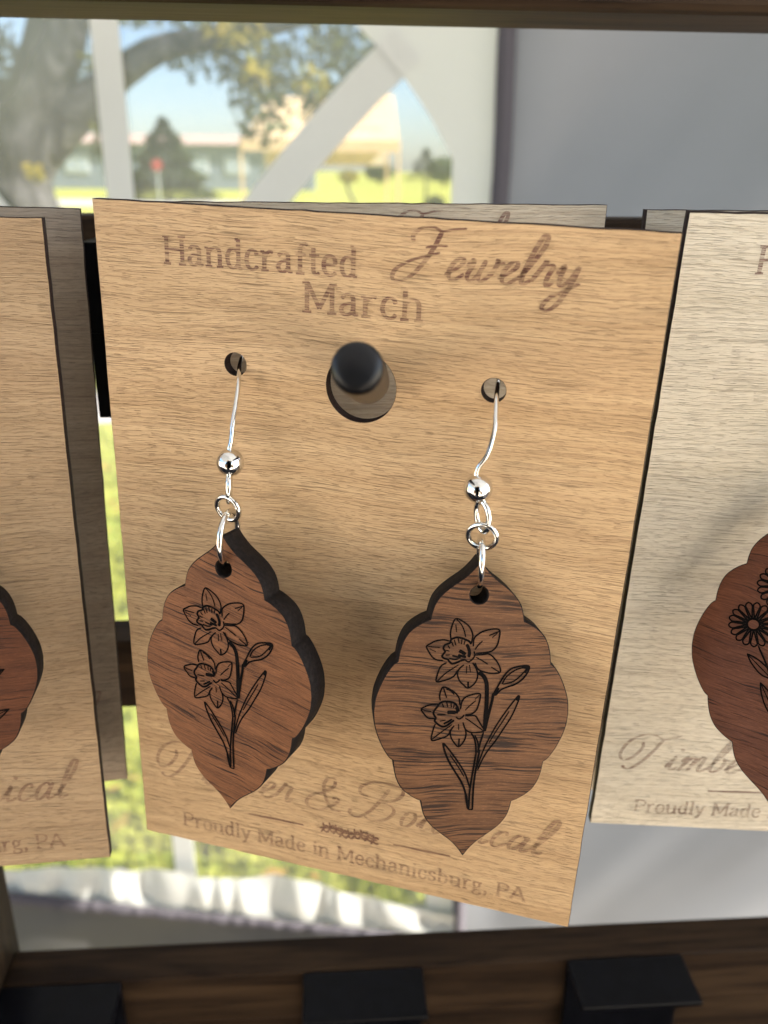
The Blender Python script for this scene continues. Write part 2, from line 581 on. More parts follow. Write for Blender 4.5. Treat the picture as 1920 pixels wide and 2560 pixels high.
# glyphs: strokes separated by ';', points 'x,y'; a leading '-' marks straight strokes
SERIF = {
 'H': (.86, "-.14,0 .14,1; -.72,0 .72,1; -.14,.52 .72,.52; -.0,0 .28,0; -.58,0 .86,0; -.0,1 .28,1; -.58,1 .86,1"),
 'M': (1.04, "-.14,0 .14,1; -.16,1 .52,.14; -.52,.14 .88,1; -.9,0 .9,1; -.0,0 .28,0; -.76,0 1.04,0; -.0,1 .2,1; -.84,1 1.04,1"),
 'P': (.72, "-.14,0 .14,1; -.0,0 .3,0; -.0,1 .14,1; .14,1 .42,1 .62,.9 .66,.74 .6,.57 .42,.48 .14,.48"),
 'A': (.90, "-.06,0 .44,1; -.44,1 .84,0; -.2,.34 .68,.34; -.0,0 .2,0; -.7,0 .92,0"),
 'a': (.60, ".09,.55 .17,.67 .31,.7 .42,.62 .44,.48; -.44,.5 .44,.1; .44,.14 .48,.03 .6,.02; .44,.42 .24,.38 .1,.27 .09,.12 .18,.01 .32,.03 .44,.16"),
 'n': (.70, "-.14,0 .14,.68; -.0,.68 .14,.68; -.02,0 .27,0; .14,.5 .25,.65 .4,.7 .52,.62 .55,.46; -.55,.48 .55,0; -.43,0 .68,0"),
 'd': (.64, "-.48,0 .48,1.05; -.36,1.05 .48,1.05; -.48,0 .62,0; .48,.56 .36,.69 .2,.67 .1,.52 .08,.32 .13,.11 .25,.0 .38,.04 .48,.16"),
 'c': (.53, ".46,.5 .41,.65 .27,.7 .14,.6 .08,.36 .13,.12 .27,.0 .4,.04 .48,.15"),
 'r': (.50, "-.14,0 .14,.68; -.0,.68 .14,.68; -.02,0 .3,0; .14,.42 .22,.6 .34,.69 .46,.66"),
 'f': (.42, "-.2,0 .2,.8; .2,.78 .24,.97 .36,1.05 .47,1.0; -.04,.66 .4,.66; -.06,0 .36,0"),
 't': (.42, "-.19,.92 .19,.16; .19,.18 .23,.04 .33,.0 .41,.06; -.04,.66 .4,.66"),
 'e': (.57, "-.09,.38 .49,.38; .49,.38 .46,.58 .34,.69 .2,.67 .1,.52 .08,.33 .14,.11 .28,.0 .42,.03 .5,.13"),
 'h': (.70, "-.14,0 .14,1.05; -.0,1.05 .14,1.05; -.02,0 .27,0; .14,.5 .25,.65 .4,.7 .52,.62 .55,.46; -.55,.48 .55,0; -.43,0 .68,0"),
 'o': (.60, ".3,.7 .15,.63 .08,.35 .15,.07 .3,.0 .45,.07 .52,.35 .45,.63 .3,.7"),
 'u': (.70, "-.14,.68 .14,.22; .14,.25 .17,.07 .3,.0 .44,.06 .55,.2; -.55,.68 .55,0; -.0,.68 .14,.68; -.42,.68 .55,.68; -.55,0 .68,0"),
 'l': (.30, "-.15,0 .15,1.05; -.02,1.05 .15,1.05; -.02,0 .29,0"),
 'y': (.60, "-.09,.68 .31,.02; .53,.68 .33,.05 .22,-.24 .08,-.27; -.0,.68 .22,.68; -.42,.68 .62,.68"),
 'i': (.30, "-.15,0 .15,.68; -.02,.68 .15,.68; -.02,0 .29,0; *.15,.93"),
 'b': (.64, "-.14,0 .14,1.05; -.0,1.05 .14,1.05; .14,.54 .26,.69 .42,.67 .52,.52 .55,.33 .5,.12 .38,.0 .25,.02 .14,.14"),
 's': (.49, ".4,.54 .36,.66 .24,.7 .12,.62 .13,.47 .3,.36 .41,.24 .37,.06 .23,.0 .1,.05 .07,.17"),
 'g': (.58, ".25,.7 .12,.62 .1,.44 .2,.28 .34,.3 .42,.46 .38,.62 .25,.7; .18,.28 .11,.18 .18,.1 .38,.06 .49,-.04 .45,-.2 .28,-.28 .1,-.22 .08,-.08 .2,.06; -.38,.62 .54,.68"),
 ',': (.28, ".13,.06 .17,.0 .14,-.1 .07,-.18; *.13,.06"),
}
SCRIPT = {
 'J': (.86, ".02,.70 -.04,.84 .08,.99 .3,1.02 .5,.95 .72,1.0 .95,1.03; .5,.95 .46,.6 .36,.25 .2,-.02 .0,-.12 -.14,-.05 -.12,.14 .1,.32 .42,.45 .62,.52; .3,.6 .5,.66 .72,.66"),
 'e': (.36, ".0,.08 .14,.18 .27,.33 .24,.44 .13,.4 .06,.2 .12,.02 .24,.0 .38,.12"),
 'w': (.66, ".0,.28 .08,.43 .1,.3 .07,.1 .15,.0 .27,.1 .32,.43; .32,.4 .29,.12 .37,.0 .5,.12 .56,.32 .54,.45 .6,.38 .7,.4"),
 'l': (.26, ".0,.08 .12,.35 .24,.75 .22,.98 .13,.95 .08,.6 .07,.2 .13,.0 .27,.1"),
 'r': (.40, ".0,.08 .1,.4 .12,.5 .17,.42 .29,.41 .27,.15 .32,.0 .42,.1"),
 'y': (.46, ".0,.25 .08,.43 .09,.2 .15,.02 .28,.14 .36,.43; .36,.4 .34,.0 .26,-.35 .12,-.5 .0,-.42 .08,-.22 .3,-.06 .5,.1"),
 'T': (.98, ".92,1.03 .6,.9 .3,1.02 .0,1.0 -.2,.78 -.22,.45 -.06,.24 .12,.36 .2,.62 .14,.8; .56,.93 .5,.55 .38,.2 .22,.0 .06,.02 .02,.1"),
 'i': (.26, ".0,.08 .1,.42 .09,.15 .15,.0 .28,.1; *.14,.62"),
 'm': (.66, ".0,.28 .09,.43 .09,.2 .06,.0; .06,.1 .18,.38 .27,.42 .29,.25 .26,.0; .26,.1 .38,.38 .48,.42 .5,.25 .49,.08 .56,.0 .68,.1"),
 'b': (.38, ".0,.08 .12,.4 .22,.8 .2,.98 .12,.92 .07,.5 .07,.12 .17,.0 .29,.1 .31,.3 .23,.4 .4,.36"),
 'o': (.38, ".22,.43 .1,.38 .05,.18 .12,.01 .25,.05 .31,.25 .24,.42 .27,.34 .42,.38"),
 't': (.28, ".0,.08 .13,.4 .17,.78 .12,.4 .1,.12 .16,.0 .3,.1; .02,.5 .15,.5 .3,.54"),
 'a': (.46, ".3,.36 .2,.44 .08,.34 .05,.12 .13,.0 .26,.14 .34,.43; .34,.43 .31,.15 .36,.0 .48,.1"),
 'n': (.46, ".0,.28 .09,.43 .09,.2 .06,.0; .06,.1 .18,.38 .27,.42 .29,.25 .28,.08 .35,.0 .48,.1"),
 'c': (.34, ".28,.34 .22,.44 .1,.36 .05,.14 .13,.0 .25,.03 .36,.14"),
 '&': (.95, ".78,.34 .66,.14 .46,-.02 .2,.0 .08,.16 .16,.36 .38,.5 .52,.7 .44,.9 .3,.84 .3,.64 .46,.34 .7,.06 .92,.04; .78,.34 .68,.4 .62,.34"),
 'B': (.98, ".48,.92 .42,.55 .3,.2 .12,.0 -.08,.06 -.1,.18; .12,.62 -.06,.66 -.12,.84 .06,1.0 .4,1.06 .72,1.0 .8,.82 .68,.62 .42,.53; .42,.53 .72,.46 .82,.28 .7,.06 .44,-.02 .24,.06"),
}


def parse(spec):
    out = []
    for s in spec.split(';'):
        s = s.strip()
        kind = 'C'
        if s[0] == '*':
            kind, s = '*', s[1:]
        elif s[0] == '-' and ',' in s:
            # straight strokes start with '-' directly before a non-negative number
            kind, s = 'L', s[1:]
        out.append((kind, [tuple(float(q) for q in p.split(',')) for p in s.split()]))
    return out


def write(ink, text, x0, x1, base, cap, font, thick, thin, shear=0.0, track=0.06, space=0.34):
    total, pos = 0.0, []
    for ch in text:
        pos.append(total)
        total += space if ch == ' ' else font[ch][0] + track
    total -= track
    sx = (x1 - x0) / total
    for ch, px in zip(text, pos):
        if ch == ' ':
            continue
        for kind, pts in parse(font[ch][1]):
            q = [(x0 + (px + a) * sx + b * cap * shear, base + b * cap) for a, b in pts]
            if kind == '*':
                ink.blob(q[0], thick * 0.62)
                continue
            path = catmull([Vector(p) for p in q], 5) if kind == 'C' else [Vector(p) for p in q]

            def wf(d):
                dx = d.x - d.y * shear
                ang = abs(d.y) / math.sqrt(dx * dx + d.y * d.y + 1e-12)
                return thin + (thick - thin) * ang ** 1.5
            ink.stroke(path, wf, 1.0 if kind == 'L' else 0.7)


def filled(outer, holes, z, flip=False):
    """Triangulated face with holes (2-D loops in mm)."""
    bm = bmesh.new()
    es = []
    for lp in [outer] + holes:
        vs_ = [bm.verts.new((p[0] * MM, p[1] * MM, z * MM)) for p in lp]
        es += [bm.edges.new((vs_[i], vs_[(i + 1) % len(vs_)])) for i in range(len(vs_))]
    bmesh.ops.triangle_fill(bm, use_beauty=True, use_dissolve=False, edges=es, normal=(0, 0, 1))
    want = -1 if flip else 1
    for f in bm.faces:
        f.normal_update()
        if f.normal.z * want < 0:
            f.normal_flip()
    return bm


def offset_loop(lp, d):
    n = len(lp)
    out = []
    for i in range(n):
        a, b, c = Vector(lp[i - 1]), Vector(lp[i]), Vector(lp[(i + 1) % n])
        e1, e2 = (b - a).normalized(), (c - b).normalized()
        n1, n2 = Vector((-e1.y, e1.x)), Vector((-e2.y, e2.x))
        m = (n1 + n2)
        m = m.normalized() if m.length > 1e-6 else n1
        k = max(0.5, m.dot(n1))
        out.append(tuple(b + m * (d / k)))
    return out


def circle(c, r, k=40):
    return [(c[0] + r * math.cos(2 * math.pi * j / k), c[1] + r * math.sin(2 * math.pi * j / k)) for j in range(k)]


def slab(outer, holes, thick, cham):
    """Laser-cut plate: front at z=0, back at -thick; material 0 faces, 1 charred edge.  outer is counter-clockwise."""
    mb = MB()
    mb.bm(filled(offset_loop(outer, cham), [offset_loop(h, -cham) for h in holes], 0.0), 0)
    mb.bm(filled(offset_loop(outer, cham), [offset_loop(h, -cham) for h in holes], -thick, True), 0)
    for lp, s, inn in [(outer, 1, False)] + [(h, -1, True) for h in holes]:
        ins = offset_loop(lp, cham * s)
        rings = [(ins, 0.0), (lp, -cham), (lp, -thick + cham), (ins, -thick)]
        n = len(lp)
        vs_ = [(p[0] * MM, p[1] * MM, z * MM) for ring, z in rings for p in ring]
        fs = []
        for r in range(3):
            for i in range(n):
                a, b = r * n + i, r * n + (i + 1) % n
                q = (a, a + n, b + n, b)
                fs.append(q if not inn else q[::-1])
        mb.add(vs_, fs, 1, len(lp) > 30)
    return mb


# ================================================================== GROUND AND PLACE
def tent_pt(s, z, d=0.0):
    """Point on the tent's back wall: s along the wall, z height, d towards the inside (metres)."""
    return Vector((0.98570347 * s - 0.16848938 * d, 0.8 - 0.16848938 * s - 0.98570347 * d, z))


mb = MB()
N = 60
vs_, fs = [], []
for j in range(N + 1):
    for i in range(N + 1):
        a, b = (i / N - 0.5), (j / N)
        x = math.copysign(abs(a * 2) ** 2.2, a) * 300
        y = -40 + (b ** 2.6) * 640 if b > 0 else -40
        vs_.append((x, y, 0.0))
for j in range(N):
    for i in range(N):
        a = j * (N + 1) + i
        fs.append((a, a + 1, a + N + 2, a + N + 1))
mb.add(vs_, fs)
tag(mb.build("ground", M['ground']), kind="structure")

mb = MB()
pts = [(-9 + i * 0.75, 4.75 + 0.12 * math.sin(i * 0.7)) for i in range(25)]
vs_ = [(x, y - 0.34, 0.004) for x, y in pts] + [(x, y + 0.42, 0.004) for x, y in pts]
mb.add(vs_, [(i, i + 1, 26 + i, 25 + i) for i in range(24)])
tag(mb.build("path", M['gravel']), kind="structure")
mb = MB()
mb.add([(-40, -40, 0.004), (40, -40, 0.004), (40, 0.72, 0.004), (-40, 0.72, 0.004)], [(0, 1, 2, 3)])
tag(mb.build("bounce_ground", M['bounce']), kind="structure")  # unseen pale ground, added to bounce neutral light onto the cards
mb = MB()
mb.add([(-60, 36, 0.004), (-1.5, 33, 0.004), (-1.5, 39, 0.004), (-60, 45, 0.004)], [(0, 1, 2, 3)])
tag(mb.build("road", M['gravel']), kind="structure")

# meadow grass seen through the window, and fallen leaves on it
mb = MB()
rg = random.Random(3)
for i in range(15000):
    y = 1.05 + 5.2 * rg.random() ** 1.6
    x = -0.15 * y + (rg.random() - 0.5) * (1.4 + 0.75 * y)
    if 4.38 < y < 5.2:
        continue
    h = 0.03 + 0.06 * rg.random()
    a = rg.random() * math.pi
    dx, dy = math.cos(a) * 0.006, math.sin(a) * 0.006
    lx, ly = (rg.random() - 0.5) * 0.05, (rg.random() - 0.5) * 0.05
    mb.add([(x - dx, y - dy, 0.001), (x + dx, y + dy, 0.001), (x + lx, y + ly, h)], [(0, 1, 2)])
tag(mb.build("meadow_grass", M['grass']), "thin yellow green grass blades growing outside the tent window", "grass", kind="stuff")
mb = MB()
for i in range(420):
    y = 1.05 + 4.0 * rg.random()
    x = -0.2 * y + (rg.random() - 0.5) * (1.2 + 0.6 * y)
    if 4.35 < y < 5.2:
        continue
    a, r = rg.random() * 6.28, 0.018 + 0.02 * rg.random()
    mb.add([(x + r * math.cos(a + k * 1.57) * (1.0 if k % 2 else 0.6), y + r * math.sin(a + k * 1.57) * (1.0 if k % 2 else 0.6), 0.045 + 0.02 * rg.random()) for k in range(4)], [(0, 1, 2, 3)])
tag(mb.build("fallen_leaves", M['fallen']), "orange and yellow fallen leaves lying in the grass", "leaves", kind="stuff")


def leaves(mb, c, r, n, size, rng, shell=0.35):
    for _ in range(n):
        while True:
            d = Vector((rng.uniform(-1, 1), rng.uniform(-1, 1), rng.uniform(-1, 1)))
            if shell * shell < d.length_squared < 1:
                break
        p = Vector(c) + Vector((d.x * r[0], d.y * r[1], d.z * r[2]))
        u = Vector((rng.gauss(0, 1), rng.gauss(0, 1), rng.gauss(0, 1))).normalized()
        w = u.orthogonal().normalized()
        s = size * (0.6 + 0.8 * rng.random())
        mb.add([p - u * s, p + w * s * 0.5, p + u * s, p - w * s * 0.5], [(0, 1, 2, 3)])


# big tree to the left of the window
t = empty("shade_tree", Matrix.Translation((-2.0, 6.0, 0.0)))
tag(t, "big grey barked tree with a long low limb behind the clear window", "tree")
mb = MB()


def limb(pts, rad, seg=12, rough=0.12, seed=0):
    P = catmull(pts, 6)
    n = len(P)
    R = []
    for i in range(n):
        q = i / (n - 1) * (len(rad) - 1)
        k = min(int(q), len(rad) - 2)
        R.append((rad[k] + (rad[k + 1] - rad[k]) * (q - k)) * (1 + rough * noise.noise(Vector((seed, i * 0.5, 0)))))
    mb.tube(P, R, seg)


limb([(-0.08, 0, -0.05), (-0.02, 0, 0.6), (0.05, 0, 1.15), (0.20, 0, 1.65), (0.39, 0.02, 2.1), (0.60, 0.1, 2.9)], [0.34, 0.23, 0.205, 0.19, 0.18, 0.13], 16, 0.3)
limb([(0.20, 0, 1.42), (0.46, 0, 1.64), (0.72, -0.02, 1.82), (1.0, -0.03, 1.98), (1.45, -0.02, 2.07), (2.0, 0, 2.20), (2.6, 0, 2.35)], [0.17, 0.13, 0.10, 0.085, 0.07, 0.05, 0.03], 12, 0.1, 3)
limb([(0.10, 0.02, 1.5), (-0.3, 0.1, 2.0), (-0.8, 0.2, 2.5)], [0.14, 0.10, 0.06], 10, 0.1, 5)
limb([(1.3, 0, 2.05), (1.55, 0, 1.85), (1.70, 0, 1.62)], [0.03, 0.02, 0.012], 8, 0.1, 6)
mb.build("trunk", M['bark'], t)
mb = MB()
rg = random.Random(11)
for c, r, n in (((1.55, 0.0, 1.98), (0.20, 0.3, 0.20), 210), ((1.62, 0.0, 1.70), (0.20, 0.25, 0.28), 300), ((1.95, 0.1, 1.92), (0.33, 0.3, 0.24), 330),
                ((2.25, 0.0, 2.05), (0.34, 0.3, 0.22), 330), ((1.25, 0.0, 1.90), (0.26, 0.2, 0.10), 70), ((1.0, 0, 2.22), (0.5, 0.3, 0.12), 200),
                ((2.7, 0.1, 2.35), (0.5, 0.4, 0.3), 400), ((1.9, 0.1, 2.5), (0.9, 0.5, 0.3), 600), ((-0.15, 0.1, 2.05), (0.26, 0.3, 0.45), 620),
                ((-0.3, 0.2, 1.6), (0.25, 0.3, 0.5), 520), ((0.62, 0.05, 1.92), (0.16, 0.2, 0.2), 120), ((0.45, 0.05, 2.25), (0.4, 0.3, 0.2), 260),
                ((0.60, 0.0, 1.48), (0.09, 0.1, 0.14), 50), ((2.05, 0.05, 1.68), (0.22, 0.2, 0.15), 150)):
    leaves(mb, c, r, n, 0.036, rg, 0.0)
mb.build("crown", M['leaf'], t)
for c, r, n in (((-0.1, -0.25, 2.0), (0.14, 0.1, 0.20), 60), ((1.50, -0.2, 2.06), (0.22, 0.1, 0.10), 90), ((1.6, -0.2, 1.85), (0.10, 0.1, 0.12), 40), ((0.23, -0.34, 1.26), (0.07, 0.05, 0.07), 22), ((1.95, -0.25, 1.8), (0.13, 0.08, 0.1), 60)):
    mb = MB()
    leaves(mb, c, r, n, 0.034, rg, 0.0)
    mb.build("yellow_leaf_cluster", M['leafy'], t)


def conifer(name, loc, h, r, label, bare=0.05, mat='needle', n=1500, group=None):
    t = empty(name, Matrix.Translation(loc))
    tag(t, label, "tree", group)
    mb = MB()
    mb.tube([(0, 0, 0), (0.02 * h, 0, h * 0.4), (0, 0, h * 0.97)], [0.045 * h * 0.6, 0.03 * h * 0.6, 0.01], 8)
    mb.build("trunk", M['bark'], t)
    mb = MB()
    rg = random.Random(int(h * 100))
    for _ in range(n):
        q = rg.random() ** 0.7
        z = h * (bare + (1 - bare) * (1 - q))
        rr = r * q ** 0.88 * (0.55 + 0.45 * rg.random()) * (1 + 0.18 * math.sin(z * 9 / h * 3))
        a = rg.random() * 2 * math.pi
        p = Vector((rr * math.cos(a), rr * math.sin(a), z))
        d = Vector((math.cos(a), math.sin(a), -0.25 + 0.5 * rg.random()))
        s = h * 0.035 * (0.6 + 0.8 * rg.random())
        w = Vector((-math.sin(a), math.cos(a), rg.uniform(-.4, .4)))
        mb.add([p - d * s, p + w * s * 0.6, p + d * s, p - w * s * 0.6], [(0, 1, 2, 3)])
    mb.build("crown", M[mat], t)
    return t


conifer("conical_tree", (-6.65, 40.0, 0.0), 3.3, 2.1, "broad cone shaped evergreen tree standing behind the red sign", 0.02, n=7500)
conifer("conical_tree", (3.35, 30.0, 0.0), 2.0, 0.62, "small cone shaped evergreen tree with a bare trunk in the meadow", 0.5, n=900)

t = empty("round_shrub", Matrix.Translation((3.62, 29.4, 0.0)))
tag(t, "low dark shrub at the foot of the small evergreen tree", "shrub")
mb = MB()
leaves(mb, (0, 0, 0.27), (0.34, 0.34, 0.30), 700, 0.05, random.Random(4), 0.2)
mb.build("foliage", M['darkshrub'], t)
mb = MB()
mb.tube([(0, 0, 0), (0.01, 0, 0.3)], [0.03, 0.02], 6)
mb.build("stem", M['bark'], t)

t = empty("sapling", Matrix.Translation((1.14, 30.0, 0.0)))
tag(t, "young leaning sapling with a thin dark stem and yellow green leaves", "tree")
mb = MB()
mb.tube(catmull([(0, 0, 0), (-0.16, 0, 0.35), (-0.33, 0, 0.72), (-0.32, 0, 1.05)], 5), 0.05, 8)
mb.build("trunk", M['bark'], t)
mb = MB()
leaves(mb, (-0.30, 0, 1.08), (0.34, 0.3, 0.20), 320, 0.06, random.Random(9), 0.0)
mb.build("crown", M['leafy'], t)

# red sign
t = empty("road_sign", Matrix.Translation((-5.27, 30.0, 0.0)))
tag(t, "small red octagonal sign on a thin post before the evergreen", "sign")
mb = MB()
o8 = [(0.18 * math.cos(math.pi / 8 + k * math.pi / 4), 0.18 * math.sin(math.pi / 8 + k * math.pi / 4)) for k in range(8)]
mb.add([(x, -0.03, 1.38 + z) for x, z in o8] + [(x, -0.02, 1.38 + z) for x, z in o8], [tuple(range(8)), tuple(range(8, 16))[::-1]] + [(k, 8 + k, 8 + (k + 1) % 8, (k + 1) % 8) for k in range(8)])
mb.build("plate", M['red'], t)
mb = MB()
mb.box((-0.02, -0.018, 0), (0.02, 0.018, 1.5))
mb.build("post", M['steel'], t)

# long low building far behind
t = empty("long_building", Matrix.Translation((-18.0, 60.0, 0.0)))
tag(t, "long low grey building with a peach coloured roof far across the field", "building")
mb = MB()
mb.box((-14, 0, 0), (17.5, 7, 2.75))
mb.build("wall", M['siding'], t)
mb = MB()
mb.add([(-14.3, -0.4, 2.70), (17.8, -0.4, 2.70), (17.8, 3.5, 3.35), (-14.3, 3.5, 3.35), (-14.3, 7.4, 2.70), (17.8, 7.4, 2.70)],
       [(0, 1, 2, 3), (3, 2, 5, 4), (0, 3, 4), (1, 5, 2), (0, 4, 5, 1)])
mb.build("roof", M['roof'], t)
for i in range(12):
    x = -12.5 + i * 2.5
    f_ = MB()
    f_.box((x - 0.75, -0.06, 0.9), (x + 0.75, -0.002, 2.0))
    w_ = f_.build("window", M['steel'], t)
    for sx in (-1, 1):
        p_ = MB()
        p_.box((x + sx * 0.34 - 0.3, -0.09, 1.0), (x + sx * 0.34 + 0.3, -0.062, 1.9))
        p_.build("pane", M['pane'], w_)

# far tree line either side
rg = random.Random(21)
for i, (x, y, h) in enumerate(((-27, 75, 3.4), (10.5, 80, 2.3), (16, 85, 2.6), (22, 82, 2.2), (5.5, 90, 2.0))):
    t = empty("field_tree", Matrix.Translation((x, y, 0)))
    tag(t, ["rounded tree beyond the end of the long building", "low round far tree seen beside the small cone shaped evergreen", "bushy far tree at the meadow edge, tallest of its row", "low bushy far tree at the end of the meadow row", "low round tree behind the cream market tent"][i], "tree",
        "round trees along the far meadow edge")
    mb = MB()
    mb.tube([(0, 0, 0), (0, 0, h * 0.6)], [0.15, 0.08], 8)
    mb.build("trunk", M['bark'], t)
    mb = MB()
    leaves(mb, (0, 0, h * 0.58), (h * 0.75, h * 0.6, h * 0.45), 900, 0.16, rg, 0.3)
    mb.build("crown", M['needle'], t)

# cream market tent
t = empty("market_tent", Matrix.Translation((0.0, 17.0, 0.0)))
tag(t, "cream market tent with green lettering print on its roof", "tent")
mb = MB()
A = [(-1.45, 0, 1.80), (1.40, 0, 1.80), (1.40, 2.8, 1.80), (-1.45, 2.8, 1.80)]
Bq = [(-0.95, 0.55, 2.52), (1.33, 0.55, 2.60), (1.33, 2.2, 2.60), (-0.95, 2.2, 2.52)]
NX, NZ = 16, 8


def roof_panel(a, b, c, d, sag):
    vs_, fs = [], []
    for j in range(NZ + 1):
        for i in range(NX + 1):
            p = (Vector(a) * (1 - i / NX) + Vector(b) * (i / NX)) * (1 - j / NZ) + (Vector(d) * (1 - i / NX) + Vector(c) * (i / NX)) * (j / NZ)
            p.z -= sag * math.sin(math.pi * i / NX) * math.sin(math.pi * j / NZ) + 0.012 * noise.noise(p * 3)
            vs_.append(p)
    for j in range(NZ):
        for i in range(NX):
            q = j * (NX + 1) + i
            fs.append((q, q + 1, q + NX + 2, q + NX + 1))
    mb.add(vs_, fs, 0, True)


roof_panel(A[0], A[1], Bq[1], Bq[0], 0.03)
roof_panel(A[2], A[3], Bq[3], Bq[2], 0.03)
roof_panel(A[1], A[2], Bq[2], Bq[1], 0.02)
mb.add(Bq, [(0, 1, 2, 3)])
mb.build("roof", M['cream'], t)
mb = MB()
roof_panel(A[3], A[0], Bq[0], Bq[3], 0.02)
mb.build("end_panel", M['shadedcanvas'], t)
mb = MB()
mb.box((-1.46, -0.012, 1.60), (1.41, 0.0, 1.803))
mb.build("valance", M['cream'], t)
for x, y in ((-1.48, 0.02), (1.40, 0.02), (-1.16, 2.75), (1.38, 2.75)):
    mb = MB()
    mb.box((x - 0.025, y - 0.02, 0), (x + 0.025, y + 0.02, 1.80), 0, 0.004)
    mb.build("pole", M['cream'], t)
mb = MB()
mb.box((-1.2, 2.3, 1.38), (1.3, 2.32, 1.78))
mb.build("back_panel", M['tan'], t)
slope = (Vector((0, 0.55, 0.76))).normalized()
for k, (x0, x1, zc, hh, mt) in enumerate(((-1.02, -0.72, 2.02, 0.09, 'greenprint'), (-0.68, -0.46, 2.02, 0.07, 'greenprint'), (0.70, 0.86, 2.02, 0.04, 'brownprint'), (0.90, 1.06, 2.02, 0.04, 'brownprint'))):
    mb = MB()
    nb = 6
    for i in range(nb):
        xa = x0 + (x1 - x0) * i / nb
        xb = xa + (x1 - x0) / nb * 0.62
        ha = hh * (0.5 + 0.5 * abs(math.sin(i * 2.1 + k)))
        y0 = (zc - 1.8) / 0.75 * 0.55 - 0.035
        mb.add([(xa, y0 - ha * .35, zc - ha / 2), (xb, y0 - ha * .35, zc - ha / 2), (xb + 0.01, y0 + ha * .35, zc + ha / 2), (xa + 0.01, y0 + ha * .35, zc + ha / 2)], [(0, 1, 2, 3)])
    mb.build("roof_print", M[mt], t)

# ================================================================== THE TENT THE RACK STANDS IN
tent = empty("canopy_tent", Matrix.Translation(tent_pt(0, 0)))
tag(tent, "grey canopy tent wall with a white arched clear window behind the cards", "tent")
tent_inv = tent.matrix_world.inverted()


def tent_build(mb, name, mat):
    mb.v = [tuple(tent_inv @ Vector(p)) for p in mb.v]
    return mb.build(name, mat, tent)


def wrinkle(s, z):
    a = (s * 0.80 - (z - 0.9) * 0.60)
    w = 0.085 * noise.noise(Vector((a * 6.5, s * 1.3 + z * 2.0, 0.3)))
    w += 0.012 * noise.noise(Vector((a * 20, s * 2.2 + z * 3.0, 4.3)))
    w += 0.020 * noise.noise(Vector((s * 1.7, z * 1.5, 7.1)))
    q = min(1.0, max(0.0, (z - 0.75) / 0.4))
    return w * (0.22 + 0.78 * q)


def cloth(s0, s1, z0, z1, ns, nz, fn=wrinkle, d0=0.0):
    mb = MB()
    vs_, fs = [], []
    for j in range(nz + 1):
        for i in range(ns + 1):
            s, z = s0 + (s1 - s0) * i / ns, z0 + (z1 - z0) * j / nz
            vs_.append(tent_pt(s, z, d0 + fn(s, z)))
    for j in range(nz):
        for i in range(ns):
            q = j * (ns + 1) + i
            fs.append((q, q + 1, q + ns + 2, q + ns + 1))
    mb.add(vs_, fs, 0, True)
    return mb


SC, SR = -0.214, 0.172            # middle and right edge of the window
SL = 2 * SC - SR


def right_fade(s, z):
    return wrinkle(s, z) * min(1.0, max(0.0, (s - SR) / 0.06))


def lower_fade(s, z):
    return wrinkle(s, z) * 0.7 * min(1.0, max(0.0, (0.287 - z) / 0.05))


tent_build(cloth(SR, 1.55, 0.02, 2.05, 110, 120, right_fade), "wall_panel", M['grey_cloth'])
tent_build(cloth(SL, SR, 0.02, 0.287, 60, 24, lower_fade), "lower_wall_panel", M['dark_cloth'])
tent_build(cloth(-1.45, SL, 0.02, 2.05, 40, 60, lambda s, z: wrinkle(s, z) * min(1, max(0, (SL - s) / .06))), "wall_panel", M['grey_cloth'])
tent_build(cloth(SL, SR, 1.75, 2.05, 20, 10, lambda s, z: 0.0), "upper_wall_panel", M['grey_cloth'])
tent_build(cloth(SL, SR, 0.287, 1.75, 24, 40, lambda s, z: -0.004 + 0.0035 * noise.noise(Vector((s * 5, z * 4, 2)))), "window_pane", M['vinyl'])

# white arched surround of the window
CZ, RR, HW = 1.125, 0.392, 0.345
inner = [(SC + HW, 0.34)]
a0 = math.asin(min(1, HW / RR))
for k in range(41):
    a = a0 - (2 * a0) * k / 40
    inner.append((SC + RR * math.sin(a), CZ + RR * math.cos(a)))
inner.append((SC - HW, 0.34))
outer = [(SL, 0.290), (SR, 0.290), (SR, 1.748), (SL, 1.748)]
bm = filled([(p[0] * 1000, p[1] * 1000) for p in outer], [[(p[0] * 1000, p[1] * 1000) for p in inner]], 0.0)
mb = MB()
for w in bm.verts:
    w.co = tent_pt(w.co.x, w.co.y, 0.006)
mb.bm(bm)
tent_build(mb, "window_surround", M['white_cloth'])


def strip(pts, width, name, d=0.003):
    """flat band of tape along pts in wall coordinates"""
    mb = MB()
    L, R = [], []
    n = len(pts)
    for i in range(n):
        p, q = Vector(pts[max(0, i - 1)]), Vector(pts[min(n - 1, i + 1)])
        t_ = (q - p).normalized()
        nn = Vector((-t_.y, t_.x)) * width / 2
        c = Vector(pts[i])
        L.append(c + nn)
        R.append(c - nn)
    vs_ = []
    for dd in (d, d + 0.0012):
        vs_ += [tent_pt(p.x, p.y, dd) for p in L] + [tent_pt(p.x, p.y, dd) for p in R]
    fs = []
    for i in range(n - 1):
        fs += [(i, n + i, n + i + 1, i + 1), (2 * n + i, 2 * n + i + 1, 3 * n + i + 1, 3 * n + i), (i, i + 1, 2 * n + i + 1, 2 * n + i), (n + i, 3 * n + i, 3 * n + i + 1, n + i + 1)]
    mb.add(vs_, fs)
    return tent_build(mb, name, M['white_cloth'])


